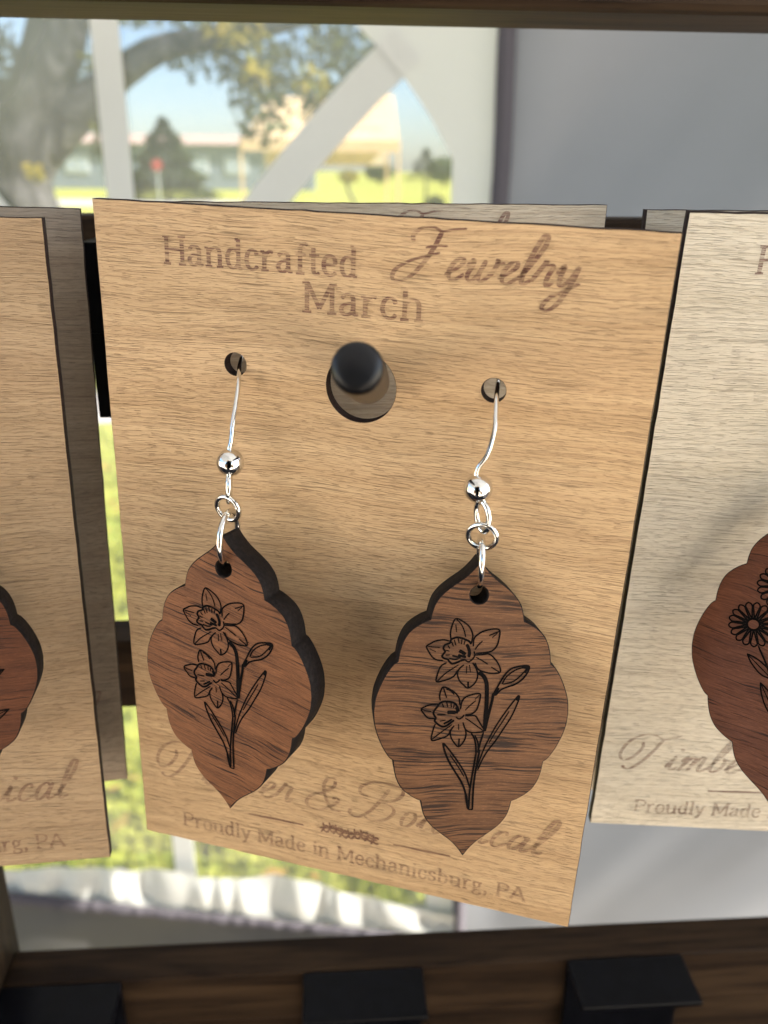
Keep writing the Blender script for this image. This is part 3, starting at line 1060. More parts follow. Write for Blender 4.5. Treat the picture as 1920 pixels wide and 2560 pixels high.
strip([(SC, 0.31), (SC, 0.9), (SC, 1.51)], 0.029, "window_bar", 0.0010)
strip([(-0.195, 1.105), (-0.059, 1.268), (-0.0045, 1.327), (0.046, 1.377), (0.085, 1.412)], 0.038, "window_bar", 0.0026)
strip([(2 * SC + 0.195, 1.105), (2 * SC + 0.059, 1.268), (2 * SC + 0.0045, 1.327), (2 * SC - 0.046, 1.377), (2 * SC - 0.085, 1.412)], 0.038, "window_bar", 0.0040)
strip([(SC - 0.35, 1.11), (SC, 1.11), (SC + 0.35, 1.11)], 0.029, "window_bar", 0.0054)
strip([(SC - 0.35, 0.745), (SC, 0.745), (SC + 0.35, 0.745)], 0.022, "window_bar", 0.0068)

# gathered white cloth along the bottom of the window
mb = MB()
ns = 150
top = [(-0.62, .340), (-0.485, .343), (-0.415, .360), (-0.305, .370), (-0.288, .364), (-0.257, .375), (-0.215, .372), (-0.190, .366), (-0.114, .372), (-0.08, .383), (-0.021, .374), (0.02, .360), (0.06, .357), (0.118, .340), (0.172, .332)]


def lerp_top(s):
    for (a, b), (c, d) in zip(top, top[1:]):
        if a <= s <= c:
            return b + (d - b) * (s - a) / (c - a)
    return 0.34


vs_, fs = [], []
for i in range(ns + 1):
    s = SL + (SR - SL) * i / ns
    zt = lerp_top(s)
    fold = 0.004 * math.sin(s * 62 + 3 * math.sin(s * 17)) + 0.0012 * math.sin(s * 150 + 2 * math.sin(s * 40))
    for j in range(7):
        z = 0.300 + (zt - 0.300) * j / 6
        vs_.append(tent_pt(s, z, 0.014 + fold * (0.3 + 0.7 * math.sin(j / 6 * math.pi))))
for i in range(ns):
    for j in range(6):
        q = i * 7 + j
        fs.append((q, q + 7, q + 8, q + 1))
mb.add(vs_, fs, 0, True)
tent_build(mb, "gathered_sill", M['white_cloth'])

# violet grey binding beside and below the window
mb = MB()
vs_, fs = [], []
for j in range(41):
    z = 0.25 + 1.5 * j / 40
    for s, d in ((SR - 0.002, 0.008), (SR + 0.004, 0.017), (SR + 0.012, 0.012), (SR + 0.016, 0.005)):
        vs_.append(tent_pt(s + 0.001 * math.sin(z * 30), z, d + 0.001 * noise.noise(Vector((z * 60, s * 90, 0)))))
for j in range(40):
    for k in range(3):
        q = j * 4 + k
        fs.append((q, q + 1, q + 5, q + 4))
mb.add(vs_, fs, 0, True)
tent_build(mb, "binding", M['hem'])
mb = MB()
vs_, fs = [], []
for i in range(161):
    s = SL + (SR - SL) * i / 160
    th = 0.024 * (1 - i / 160) ** 0.6 + 0.006
    zt = 0.312 - 0.012 * i / 160
    for k, d in ((0, 0.019), (0.5, 0.026), (1, 0.017)):
        vs_.append(tent_pt(s, zt - th * k + 0.0015 * noise.noise(Vector((s * 70, k, 0))), d + 0.003 * noise.noise(Vector((s * 90, k * 3, 5)))))
for i in range(160):
    for k in range(2):
        q = i * 3 + k
        fs.append((q, q + 1, q + 4, q + 3))
mb.add(vs_, fs, 0, True)
tent_build(mb, "binding", M['hem'])

# roof and legs of the canopy
mb = MB()
cs = [tent_pt(-1.45, 2.05), tent_pt(1.55, 2.05), tent_pt(1.55, 2.05, 3.0), tent_pt(-1.45, 2.05, 3.0)]
pk = tent_pt(0.05, 2.95, 1.5)
for k in range(4):
    a, b = cs[k], cs[(k + 1) % 4]
    vs_, fs = [], []
    n = 12
    for j in range(n + 1):
        for i in range(n + 1):
            e = a.lerp(b, i / n)
            p = e.lerp(pk, j / n)
            p.z -= 0.05 * math.sin(math.pi * j / n)
            vs_.append(p)
    for j in range(n):
        for i in range(n):
            q = j * (n + 1) + i
            fs.append((q, q + 1, q + n + 2, q + n + 1))
    mb.add(vs_, fs, 0, True)
tent_build(mb, "roof", M['roof_cloth'])
for c in cs:
    mb = MB()
    mb.box((c.x - 0.02, c.y - 0.02, 0), (c.x + 0.02, c.y + 0.02, 2.06), 0, 0.003)
    tent_build(mb, "leg", M['steel'])

# ================================================================== THE TABLE UNDER THE RACK
table = empty("table", Matrix.Translation((0.15, -0.02, 0.0)))
tag(table, "table under a black cloth carrying the display rack", "table")
TX, TY0, TY1, TZ = 0.80, -0.36, 0.115, 0.98
mb = MB()
ring_ = []
n_ = 160
for i in range(n_):
    t_ = i / n_ * 4
    k_, f_ = int(t_), t_ - int(t_)
    c_ = [(-TX, TY0), (TX, TY0), (TX, TY1), (-TX, TY1)]
    a_, b_ = Vector(c_[k_]), Vector(c_[(k_ + 1) % 4])
    ring_.append(a_.lerp(b_, f_))
vs_, fs = [], []
for j in range(13):
    z = TZ - (TZ - 0.03) * j / 12
    for i, q in enumerate(ring_):
        out = 1 + 0.035 * (j / 12) * (0.6 + 0.4 * math.sin(i * 0.9)) if j else 1.0
        vs_.append((q.x * out, (q.y) * out, z))
for j in range(12):
    for i in range(n_):
        a = j * n_ + i
        c = j * n_ + (i + 1) % n_
        fs.append((a, a + n_, c + n_, c))
fs.append(tuple(range(n_)))
mb.add(vs_, fs, 0, False)
mb.build("table_cloth", M['table_cloth'], table)
for sx in (-1, 1):
    for y_ in (TY0 + 0.05, TY1 - 0.05):
        mb = MB()
        mb.box((sx * (TX - 0.05) - 0.015, y_ - 0.015, 0), (sx * (TX - 0.05) + 0.015, y_ + 0.015, TZ - 0.01), 0, 0.002)
        mb.build("leg", M['steel'], table)

# ================================================================== THE RACK
rack = empty("display_rack", Matrix.Translation((0.0, 0.0, 0.0)))
tag(rack, "dark stained wooden display rack with rails and black hooks holding the cards", "rack")


def bar(name, lo, hi, mat, bev=0.6):
    mb = MB()
    mb.box([a * MM for a in lo], [a * MM for a in hi], 0, bev * MM)
    return mb.build(name, mat, rack)


X0, X1 = -73.5, 160.0
bar("rail", (X0, -4, 1321.6), (X1, 15, 1348), M['rack'], 1.2)
bar("rail", (X0, 0, 1278.5), (X1, 9, 1293), M['rack'])
bar("rail", (X0, 0, 1203), (X1, 9, 1217.5), M['rack'])
bar("rail", (X0, 0, 1117), (X1, 9.5, 1131.5), M['rack'])
bar("apron", (X0, 1.2, 1080), (X1, 9, 1116.9), M['rack'])
bar("rail", (X0, 0.3, 1040), (X1, 9, 1054.5), M['rack'])
bar("stile", (X0 - 18, -3, 980.2), (X0, 12, 1348), M['rackv'])
bar("stile", (X1, -3, 980.2), (X1 + 18, 12, 1348), M['rackv'])
bar("foot", (X0 - 18, -180, 980.2), (X0, -3.2, 1000), M['rackv'])
bar("foot", (X0 - 18, 12.2, 980.2), (X0, 90, 1000), M['rackv'])
bar("foot", (X1, -180, 980.2), (X1 + 18, -3.2, 1000), M['rackv'])
bar("foot", (X1, 12.2, 980.2), (X1 + 18, 90, 1000), M['rackv'])


def hook(x, zt, peg_z=None, tip=None, w=26.6, name="hook", peg=True, solid=False):
    """black right-angled bracket on a rail, with a long peg turned up at its end"""
    h, dp, t1, t2 = 26.0, 12.6, 1.5, 2.0
    prof = [(-0.05, zt), (-dp, zt), (-dp, zt - t1), (-t2, zt - t1), (-t2, zt - h), (-0.05, zt - h)]
    if solid:
        t1, t2 = 13.0, dp - 0.4
        prof = [(-0.05, zt), (-dp, zt), (-dp, zt - t1), (-t2, zt - t1), (-t2, zt - h), (-0.05, zt - h)]
    bm = bmesh.new()
    loops = [[bm.verts.new((xx * MM, y * MM, z * MM)) for y, z in prof] for xx in (x - w / 2, x + w / 2)]
    bm.faces.new(loops[0])
    bm.faces.new(loops[1][::-1])
    for q in range(6):
        bm.faces.new((loops[0][(q + 1) % 6], loops[0][q], loops[1][q], loops[1][(q + 1) % 6]))
    bmesh.ops.recalc_face_normals(bm, faces=bm.faces[:])
    bmesh.ops.bevel(bm, geom=bm.edges[:], offset=(0.15 if solid else 0.35) * MM, segments=2, profile=0.5, affect='EDGES')
    mb = MB()
    mb.bm(bm)
    b = mb.build(name, M['black'], rack)
    if not peg:
        return b
    if peg_z is None:
        peg_z = zt - 11.5
    mb = MB()
    end = tip if tip else (x, -70.5, peg_z + 4.9)
    P = [(x, -2.0, peg_z), (x, -30, peg_z), (x, -46, peg_z), (x - 0.2, -53, peg_z + 0.25)]
    P += [(x + (end[0] - x) * k, -53 + (end[1] + 53) * k, peg_z + 0.25 + (end[2] - peg_z - 0.25) * k ** 1.15) for k in (0.3, 0.55, 0.8)]
    path = catmull(P + [end], 5)
    rad = [2.35] * len(path)
    d = (Vector(path[-1]) - Vector(path[-2])).normalized()
    last = Vector(path[-1])
    for k in range(1, 7):
        a = k / 6 * math.pi / 2
        path.append(last + d * 1.0 * math.sin(a))
        rad.append(1.35 + 1.0 * math.cos(a))
    path.append(last + d * 1.06)
    rad.append(0.7)
    path.append(last + d * 1.08)
    rad.append(0.05)
    mb.tube([Vector(p) * MM for p in path], [r * MM for r in rad], 28)
    mb.build("peg", M['peg'], b)
    return b


hook(4.6, 1290, 1278.75, (2.75, -69.5, 1283.9))
hook(-22.4, 1290, None, None, 25.0, peg=False, solid=True)
hook(-64.0, 1290, 1278.75, (-64, -66, 1282.5))
hook(72.0, 1290, 1278.75, (72, -66, 1282.5))
for x in (6.4, 66.9, -60.9):
    hook(x, 1131.3, 1119, None, 27.0, peg=False)

# ================================================================== CARDS
CW, CH, CT = 63.5, 90.9, 1.6
HOLES = [((0.1, 27.0), 4.05, 48), ((-15.0, 28.2), 1.32, 28), ((15.0, 28.2), 1.32, 28)]


def card_outline(seed):
    rg = random.Random(seed)
    co = [(-CW / 2, -CH / 2), (CW / 2, -CH / 2), (CW / 2, CH / 2), (-CW / 2, CH / 2)]
    out = []
    for k in range(4):
        a, b = Vector(co[k]), Vector(co[(k + 1) % 4])
        n = 36
        d = (b - a).normalized()
        nn = Vector((-d.y, d.x))
        for i in range(n):
            j = 0.0 if i == 0 else (rg.random() - 0.5) * 0.09
            out.append(tuple(a.lerp(b, i / n) + nn * j))
    return out


def sprig(ink):
    """little leafy ornament between the two rules"""
    for k in range(9):
        x = -3.7 + k * 0.92
        y = -37.35 + 0.25 * math.sin(k * 1.3)
        ink.stroke(catmull([Vector((x - .2, y - .9)), Vector((x + .25, y - .1)), Vector((x + .1, y + .9))], 4), lambda d: .30)
        ink.stroke(catmull([Vector((x + .2, y)), Vector((x + .6, y + .45)), Vector((x + .95, y + .2))], 4), lambda d: .34)
        ink.stroke(catmull([Vector((x + .1, y - .3)), Vector((x + .6, y - .7)), Vector((x + .95, y - .5))], 4), lambda d: .30)
    ink.stroke(catmull([Vector((-4.1, -37.5)), Vector((-2, -37.1)), Vector((0, -37.5)), Vector((2, -37.2)), Vector((4.4, -37.6))], 6), lambda d: .28)


LETTERING = {}


def letter_meshes():
    def mk(name, fn):
        ink = Ink()
        fn(ink)
        LETTERING[name] = ink
    mk("heading_lettering", lambda i: write(i, "Handcrafted", -23.35, -0.6, 39.0, 2.95, SERIF, 0.50, 0.30))
    mk("heading_script", lambda i: write(i, "Jewelry", 4.0, 22.3, 39.55, 4.95, SCRIPT, 0.50, 0.22, 0.36, 0.02))
    mk("month_lettering", lambda i: write(i, "March", -6.85, 6.85, 34.95, 3.1, SERIF, 0.52, 0.32))
    mk("brand_script", lambda i: write(i, "Timber & Botanical", -28.6, 26.6, -34.1, 6.4, SCRIPT, 0.52, 0.24, 0.36, 0.03, 0.22))
    mk("origin_lettering", lambda i: write(i, "Proudly Made in Mechanicsburg, PA", -25.5, 25.6, -42.65, 2.4, SERIF, 0.36, 0.22, 0.0, 0.05, 0.38))
    mk("rule", lambda i: i.stroke([Vector((-14.9, -37.85)), Vector((-10.7, -37.74)), Vector((-6.5, -37.7))], lambda d: .40))
    mk("rule.001", lambda i: i.stroke([Vector((6.7, -37.68)), Vector((10.8, -37.6)), Vector((14.8, -37.51))], lambda d: .40))
    mk("sprig_ornament", sprig)


letter_meshes()


def make_card(mats, loc, R, label, seed, skip=(), group=None):
    t = empty("earring_card", pose(loc, R))
    tag(t, label, "card", group)
    slab(card_outline(seed), [circle(c, r, k) for c, r, k in HOLES], CT, 0.07).build("board", [mats[0], M['char']], t)
    for nm, ink in LETTERING.items():
        if nm in skip:
            continue
        ink.mb.build(nm.split('.')[0], mats[2 if nm[:4] in ('rule', 'spri') else 3 if nm[:4] in ('bran', 'orig') else 1], t)
    return t


R_MID = [[0.9499, 0.0275, -0.3113], [-0.3107, -0.0226, -0.9502], [-0.0332, 0.9994, -0.0129]]
T_MID = (3.08, -47.97, 1250.26)
make_card(M['mid'], T_MID, R_MID, "warm tan wooden card reading March, swivelled on its peg", 1)
R_LEFT = [[0.9965, 0.0142, 0.0826], [0.0822, 0.0281, -0.9962], [-0.0165, 0.9995, 0.0268]]
T_LEFT = (-64.34, -41.42, 1249.65)
make_card(M['left'], T_LEFT, R_LEFT, "tan wooden card holding the dark red leaf engraved pendant", 2, ("month_lettering",))
R_LEFTR = [[0.9802, 0.0309, 0.1954], [0.1954, 0.0015, -0.9807], [-0.0306, 0.9995, -0.0046]]
make_card(M['leftr'], (-64.12, -28.61, 1250.44), R_LEFTR, "shaded brown wooden card hanging behind the card with the dark red pendant", 3, ("month_lettering",))
R_RIGHT = [[0.9938, 0.0018, -0.1111], [-0.1107, -0.0763, -0.9909], [-0.0103, 0.9971, -0.0756]]
T_RIGHT = (71.81, -45.65, 1250.36)
make_card(M['right'], T_RIGHT, R_RIGHT, "pale greyish wooden card holding the daisy engraved pendant", 4, ("month_lettering",))


def euler_R(yaw, roll, pitch=0.0):
    """facing the viewer (-Y); yaw > 0 turns the face to the right, roll > 0 lifts the right side"""
    B = Matrix(((1, 0, 0), (0, 0, -1), (0, 1, 0)))
    m = Matrix.Rotation(yaw, 3, 'Z') @ Matrix.Rotation(-pitch, 3, 'X') @ Matrix.Rotation(-roll, 3, 'Y') @ B
    return [list(r) for r in m]


make_card(M['midr'], (4.2, -30.0, 1250.7), euler_R(0.0, 0.0), "greyish wooden card hanging behind the swivelled March card", 5, ("month_lettering",))
make_card(M['rightr'], (72.6, -31.0, 1250.1), euler_R(-0.02, -0.003), "pale wooden card hanging behind the card with the daisy pendant", 6, ("month_lettering",))

# ================================================================== EARRINGS
QUARTER = [(0, -1), (.040, -.945), (.095, -.888), (.165, -.835), (.228, -.780), (.270, -.722), (.290, -.665), (.300, -.612),
           (.335, -.597), (.386, -.565), (.430, -.525), (.462, -.470), (.482, -.405), (.492, -.334),
           (.520, -.312), (.560, -.252), (.598, -.170), (.624, -.085), (.632, 0)]
SS = 18.07


def pendant_outline(seed=0):
    q = [(x * SS, y * SS) for x, y in QUARTER]
    segs = [q[0:8], q[7:14], q[13:19]]
    right = []
    for s in segs:
        c = catmull([Vector(p) for p in s], 3)
        right += [tuple(p) for p in c[:-1]]
    right.append(q[-1])
    up = [(x, -y) for x, y in reversed(right[:-1])]
    r = right + up                      # bottom tip -> right -> top tip
    l = [(-x, y) for x, y in reversed(r[1:-1])]
    return r + l


FLOWER = """
1: -2.92,8.71 -3.03,9.47 -2.9,10.37 -2.51,11.21 -1.68,10.9 -0.9,10.28 -0.47,9.39 -0.5,8.75 -0.59,8.23
0.8: -2.51,11.21 -1.92,10.64 -1.5,9.89 -1.26,9.06
0.9: -2.47,10.51 -2.33,9.61
1: -3.1,8.57 -3.79,8.69 -4.66,8.54 -5.26,8.21 -5.68,7.88 -5.39,7.25 -4.93,6.61 -4.41,6.3 -3.66,6.22
0.7: -5.55,7.89 -4.87,7.82 -4.12,7.78
0.7: -5.35,7.63 -4.59,7.26
1: -0.32,7.98 -0.31,8.75 -0.09,9.21 0.63,9.74 1.49,10.01 2.23,10.09 2.63,9.84 2.57,8.81 2.37,8.03 1.9,7.5 1.29,7.3 0.04,7.15
0.8: 2.63,9.84 2.02,9.57 1.41,9.3
0.8: 2.39,9.64 1.8,9.05
0.8: -0.11,7.6 0.23,8.12 0.7,8.64
0.7: 0.18,7.99 0.35,8.25
1: -0.07,6.95 0.8,7.03 1.55,7.11 2.21,6.6 2.77,5.83 3.01,4.99 2.21,4.78 1.32,4.9 0.41,5.27 -0.02,6.05
0.8: 0.07,6.7 0.78,6.32 1.5,5.88
0.8: 1.9,5.56 2.43,5.24 2.96,4.92
1: -1.25,5.77 -1.79,5.24 -1.94,4.58 -1.64,3.81 -1.11,3.29 -0.65,2.97 0.02,3.44 0.36,4.1 0.38,4.75 0.15,5.4 -0.27,6.04
0.9: -0.93,5.64 -0.92,4.73
0.9: -0.63,5.78 -0.45,4.87
1.6: -0.66,3.75 -0.61,2.97
1: -3.27,5.99 -3.87,5.59 -4.2,4.81 -4.33,3.7 -3.28,3.91 -2.42,4.32 -2.08,4.84 -1.97,5.1
0.8: -4.27,3.7 -3.74,4.3 -3.2,4.82 -1.88,5.76
1.3: -0.59,8.23 -0.8,8.55 -1.18,8.74 -1.56,8.89 -1.94,8.98 -2.32,9 -2.62,8.9 -2.92,8.71 -3.01,8.38 -3.33,8.21 -3.61,8.05 -3.74,7.66 -3.53,7.34 -3.7,7.02 -3.84,6.73 -3.55,6.48 -3.17,6.38 -2.97,6.13 -2.64,5.87 -2.15,6.01 -1.66,6.25 -1.17,6.39
1: -0.65,6.16 -0.24,6.56 -0.08,7.02 -0.22,7.4
1: -1.17,6.39 -0.9,6.16 -0.59,6.14
1.1: -2.55,8.71 -2.33,8.07
1.1: -2.85,8.51 -2.61,7.94
1.1: -3.26,8.06 -2.99,7.68
1.1: -2.13,8.91 -1.97,8.34
1.1: -1.68,8.79 -1.71,8.21
1.1: -1.3,8.67 -1.4,8.16
1: -3.42,7.47 -3.03,7.35
1: -3.45,6.89 -2.95,6.9
2.2: -1.92,7.44 -1.53,7.25 -1.14,7
1.6: -2.01,6.92 -1.57,6.8 -1.06,6.68
1.1: -2.69,6.84 -2.19,6.72 -1.68,6.6
2.0: -1.09,8.23 -0.84,7.71 -0.71,7.2 -0.78,6.68
1.0: -3.05,6.51 -2.42,6.39 -1.92,6.47
1: -3.77,1.42 -3.87,2.07 -3.72,2.73 -3.48,3.06 -2.84,2.87 -2.06,2.36 -1.58,1.71 -1.47,0.92
0.9: -3.48,2.99 -3.25,2.34 -3.03,1.75
0.9: -3.16,2.84 -2.58,2.59 -2.17,2.16
1: -4,1.02 -4.75,0.94 -5.49,0.67 -5.91,0.34 -5.57,-0.19 -5.04,-0.71 -4.28,-0.77
0.7: -5.91,0.34 -5.34,0.18 -4.7,0.09
1: -1.38,0.39 -1.24,1.32 -0.89,1.85 -0.16,2.19 0.72,2.33 0.87,2 0.73,1.08 0.47,0.28 -0.14,-0.19 -0.77,-0.26
0.8: 0.73,2.13 0.26,1.6
0.8: -0.8,0.27 -0.21,0.93 0.39,1.47
1: -0.76,-0.4 0.38,-0.38 0.8,-0.91 1.22,-1.57 1.58,-2.23 0.64,-2.44 -0.13,-2.39 -0.66,-1.99 -0.97,-1.19
0.8: -0.74,-0.66 0.05,-1.18 1.52,-2.24
1: -1.96,-1.6 -2.36,-2.27 -2.25,-3.07 -1.83,-3.74 -1.3,-4.2 -0.7,-3.46 -0.52,-2.66 -0.66,-1.99
0.9: -1.46,-1.4 -1.42,-2.13
1.3: -1.29,-3.2 -1.3,-4.14
1: -4.18,-1.43 -4.4,-2.16 -4.52,-3.43 -3.51,-3.22 -2.65,-2.81 -2.31,-2.01
0.8: -4.52,-3.36 -3.43,-2.42 -2.22,-1.47
1.3: -1.49,0.13 -1.71,0.65 -2.05,1.11 -2.5,1.27 -3.01,1.32 -3.45,1.29 -3.87,1.02 -4.04,0.69 -4.34,0.29 -4.47,-0.11 -4.32,-0.44 -4.16,-0.7 -4.29,-1.03 -4.06,-1.3 -3.73,-1.56 -3.28,-1.75 -2.84,-1.61 -2.36,-1.21 -2,-0.94
1.1: -3.5,1.09 -3.32,0.61
1.1: -3,1.23 -2.84,0.64
1.1: -2.49,1.14 -2.44,0.62
1.1: -2.11,0.98 -2.18,0.54
2.4: -2.87,-0.02 -2.37,0.01 -1.86,-0.01
1: -4.05,-0.3 -3.55,-0.32 -3.04,-0.29
1: -3.69,-1.09 -3.01,-0.95
1.2: -3.23,-1.42 -2.74,-1.15 -2.26,-0.81
1.6: -1.9,0.65 -1.71,0.26 -1.79,-0.14
1: -1.83,-0.54 -1.5,-0.78 -1.19,-0.67 -0.87,-0.29
2.6: 0.5,4.91 1.03,4.5 1.3,4.11 1.51,3.46 1.62,2.15 1.65,0.83 1.63,-0.5 1.64,-2.23
1.1: 2.42,2.42 2.82,3.22 3.49,4.54 4.19,5.33 5.06,5.67 6.25,5.76 6.24,5.1 5.67,4.18 4.83,3.51 4.08,3.23 3.22,2.83 2.63,2.16 2.42,2.42
0.9: 3.3,3.49 3.75,4.41 4.71,5.21 5.82,5.62
0.9: 3.43,3.49 4.67,3.9 5.62,4.83 6.2,5.63
2.2: 5.44,5.68 5.95,5.62 6.26,5.63
1.6: 5.87,4.9 6.18,5.5
2.2: 2.89,3.09 2.61,2.55 2.44,2.16
1.8: 2.36,2.42 2.27,1.49 2.05,0.3 1.82,-1.03 1.64,-2.23
1: 5.37,2.2 4.96,1.66 4.15,0.46 3.11,-1.28 2.33,-2.9 1.77,-4.25 1.34,-5.6 0.92,-7.09
1: 5.5,2.07 5.25,1.14 4.71,-0.33 3.92,-1.81 3,-3.43 2.18,-4.65 1.61,-5.73 1.12,-7.09
0.8: 4.36,0.2 3.62,-1.14 2.93,-2.36 2.25,-3.7
1.8: 5.37,2.2 5.32,1.87 5.16,1.53
1.3: -3.17,-3.75 -2.93,-4.69 -2.34,-6.03 -1.5,-7.38 -0.65,-8.73 -0.12,-10.1 0.31,-11.89
1.1: -3.1,-3.75 -2.42,-4.55 -1.6,-5.62 -0.76,-6.83 -0.18,-7.91 0.29,-9.28
0.8: -2.26,-5.22 -1.29,-6.56 -0.44,-7.92
1.8: -3.1,-3.82 -2.89,-4.15
1.1: 0.07,-2.52 0.49,-3.18 0.71,-4.12 0.81,-5.2
1.2: 1.52,-2.37 1.17,-3.85 0.98,-4.93
1.2: 0.79,-4.93 0.63,-6.55 0.45,-8.18 0.33,-9.96 0.35,-12.09
1.2: 1.21,-4.52 0.99,-6.14 0.83,-7.64 0.74,-9.55 0.79,-12.09
1: 0.53,-2.78 0.9,-3.58 1.05,-4.52
1.6: -0.1,-10.1 0.07,-11.06 0.3,-12.02
1.2: 0.35,-12.09 0.79,-12.09
"""


def daffodil(ink):
    for line in FLOWER.strip().split('\n'):
        wf, pts = line.split(':')
        q = [Vector([float(a) for a in p.split(',')]) for p in pts.split()]
        ink.stroke(catmull(q, 4), lambda d, w=float(wf): 0.19 * w, 0.7)


def daisy_flower(ink, c, rx, ry, n=17, phase=0.0):
    cr = 0.26
    ink.stroke([Vector((c[0] + rx * cr * math.cos(k / 20 * 2 * math.pi), c[1] + ry * cr * math.sin(k / 20 * 2 * math.pi))) for k in range(21)], lambda d: .30, 1)
    for k in range(n):
        a = phase + k / n * 2 * math.pi
        pts = []
        for r_, w_ in ((.30, -.05), (.62, -.13), (.88, -.15), (1.0, 0), (.88, .15), (.62, .13), (.30, .05)):
            b = a + w_
            pts.append(Vector((c[0] + rx * r_ * math.cos(b), c[1] + ry * r_ * math.sin(b))))
        ink.stroke(catmull(pts, 4), lambda d: .20, 1)


def leaf_line(ink, a, b, w):
    a, b = Vector(a), Vector(b)
    d = b - a
    nn = Vector((-d.y, d.x)).normalized() * w
    ink.stroke(catmull([a, a + d * .3 + nn, a + d * .7 + nn * .8, b], 5), lambda d_: .2)
    ink.stroke(catmull([a, a + d * .3 - nn, a + d * .7 - nn * .8, b], 5), lambda d_: .2)
    ink.stroke([a, a + d * .5, b], lambda d_: .16)


def daisies(ink):
    daisy_flower(ink, (-3.96, 3.66), 3.0, 2.7, 17)
    daisy_flower(ink, (-0.9, 8.6), 3.0, 2.7, 17, 0.1)
    daisy_flower(ink, (3.4, 4.6), 2.7, 2.4, 16, 0.2)
    ink.stroke(catmull([Vector((-3.2, 1.2)), Vector((-1.6, -2.0)), Vector((-0.4, -6.5)), Vector((0.0, -12))], 6), lambda d: .24)
    ink.stroke(catmull([Vector((-0.7, 6.0)), Vector((-0.2, 0)), Vector((0.0, -12))], 6), lambda d: .24)
    ink.stroke(catmull([Vector((3.0, 2.4)), Vector((1.4, -3)), Vector((0.1, -12))], 6), lambda d: .24)
    leaf_line(ink, (-1.3, -2.6), (-4.44, 0.0), 0.55)
    leaf_line(ink, (-0.3, -7.3), (-2.6, -3.2), 0.6)
    leaf_line(ink, (0.4, -7.0), (3.4, -2.6), 0.6)


def leaf_spray(ink):
    ink.stroke(catmull([Vector((0, 9)), Vector((0.6, 2)), Vector((0.2, -5)), Vector((0, -12))], 6), lambda d: .26)
    for y, s in ((6, 1), (4, -1), (-1.2, 1), (-1.5, -1), (-6.6, 1), (-7, -1)):
        leaf_line(ink, (0.3, y - 2.0), (0.3 + s * 7.2, y + 1.4), 0.9)
    daisy_flower(ink, (0.0, 9.5), 2.6, 2.4, 8)


def ring_pts(center, u, v, ru, rv, k=40):
    c, u, v = Vector(center), Vector(u).normalized(), Vector(v).normalized()
    return [c + u * ru * math.cos(2 * math.pi * j / k) + v * rv * math.sin(2 * math.pi * j / k) for j in range(k)]


def make_earring(card_loc, card_R, wire, bead, loop, ring, pring, pend_loc, pend_R, wood, engrave, label):
    """wire, bead, loop, ring and pendant ring are given in the card's own coordinates (mm)."""
    root_m = pose(card_loc, card_R)
    t = empty("earring", root_m)
    tag(t, label, "earring")
    mb = MB()
    P = catmull([Vector(p) for p in wire], 6)
    r_ = [0.27 if i < len(P) - 5 else 0.27 + 0.06 * (i - (len(P) - 6)) / 5 for i in range(len(P))]
    mb.tube([p * MM for p in P], [q * MM for q in r_], 12)
    mb.build("ear_wire", M['silver'], t)
    bm = bmesh.new()
    bmesh.ops.create_uvsphere(bm, u_segments=40, v_segments=24, radius=1.58 * MM)
    for w in bm.verts:
        w.co += Vector(bead) * MM
    mb = MB()
    mb.bm(bm, 0, True)
    mb.build("bead", M['silver'], t)
    for nm, (c, u, v, ru, rv, wr) in (("loop", loop), ("jump_ring", ring), ("pendant_ring", pring)):
        mb = MB()
        mb.tube([p * MM for p in ring_pts(c, u, v, ru, rv)], wr * MM, 12, 0, True)
        mb.build(nm, M['silver'], t)
    hole = circle((0.0, 14.0), 1.02, 28)
    pd = slab(pendant_outline(), [hole], 3.6, 0.12).build("pendant", [wood, M['soot']], t)
    pd.matrix_parent_inverse = Matrix.Identity(4)
    pd.matrix_basis = root_m.inverted() @ pose(pend_loc, pend_R)
    ink = Ink(0.03)
    engrave(ink)
    ink.mb.build("engraving", M['line'], pd)
    return t


# right earring of the March card
make_earring(T_MID, R_MID,
    [(15.1, 28.4, -4.5), (15.2, 28.9, -2.2), (15.3, 28.2, -0.6), (15.45, 27.35, 0.7), (15.66, 26.04, 2.0), (15.79, 24.65, 3.0), (15.4, 22.27, 4.0), (14.63, 20.89, 4.4), (14.44, 20.1, 4.5), (14.5, 19.6, 4.5)],
    (14.76, 18.44, 4.5),
    ((15.55, 15.35, 4.7), (0.80, -0.12, 0.55), (-0.10, 1, 0), 0.95, 1.72, 0.34),
    ((15.73, 13.05, 4.8), (1, 0.05, 0.1), (0, 0.96, 0.25), 1.62, 1.62, 0.32),
    ((15.62, 9.55, 3.7), (0.20, -0.10, 1.0), (0.02, 1, 0.22), 2.75, 3.05, 0.36),
    (16.246, -60.586, 1241.801), [[0.9988, 0.0473, 0.0081], [-0.0017, 0.2036, -0.9791], [-0.048, 0.9779, 0.2034]],
    M['walnut_r'], daffodil, "wooden daffodil earring with dark level grain, facing straight out")
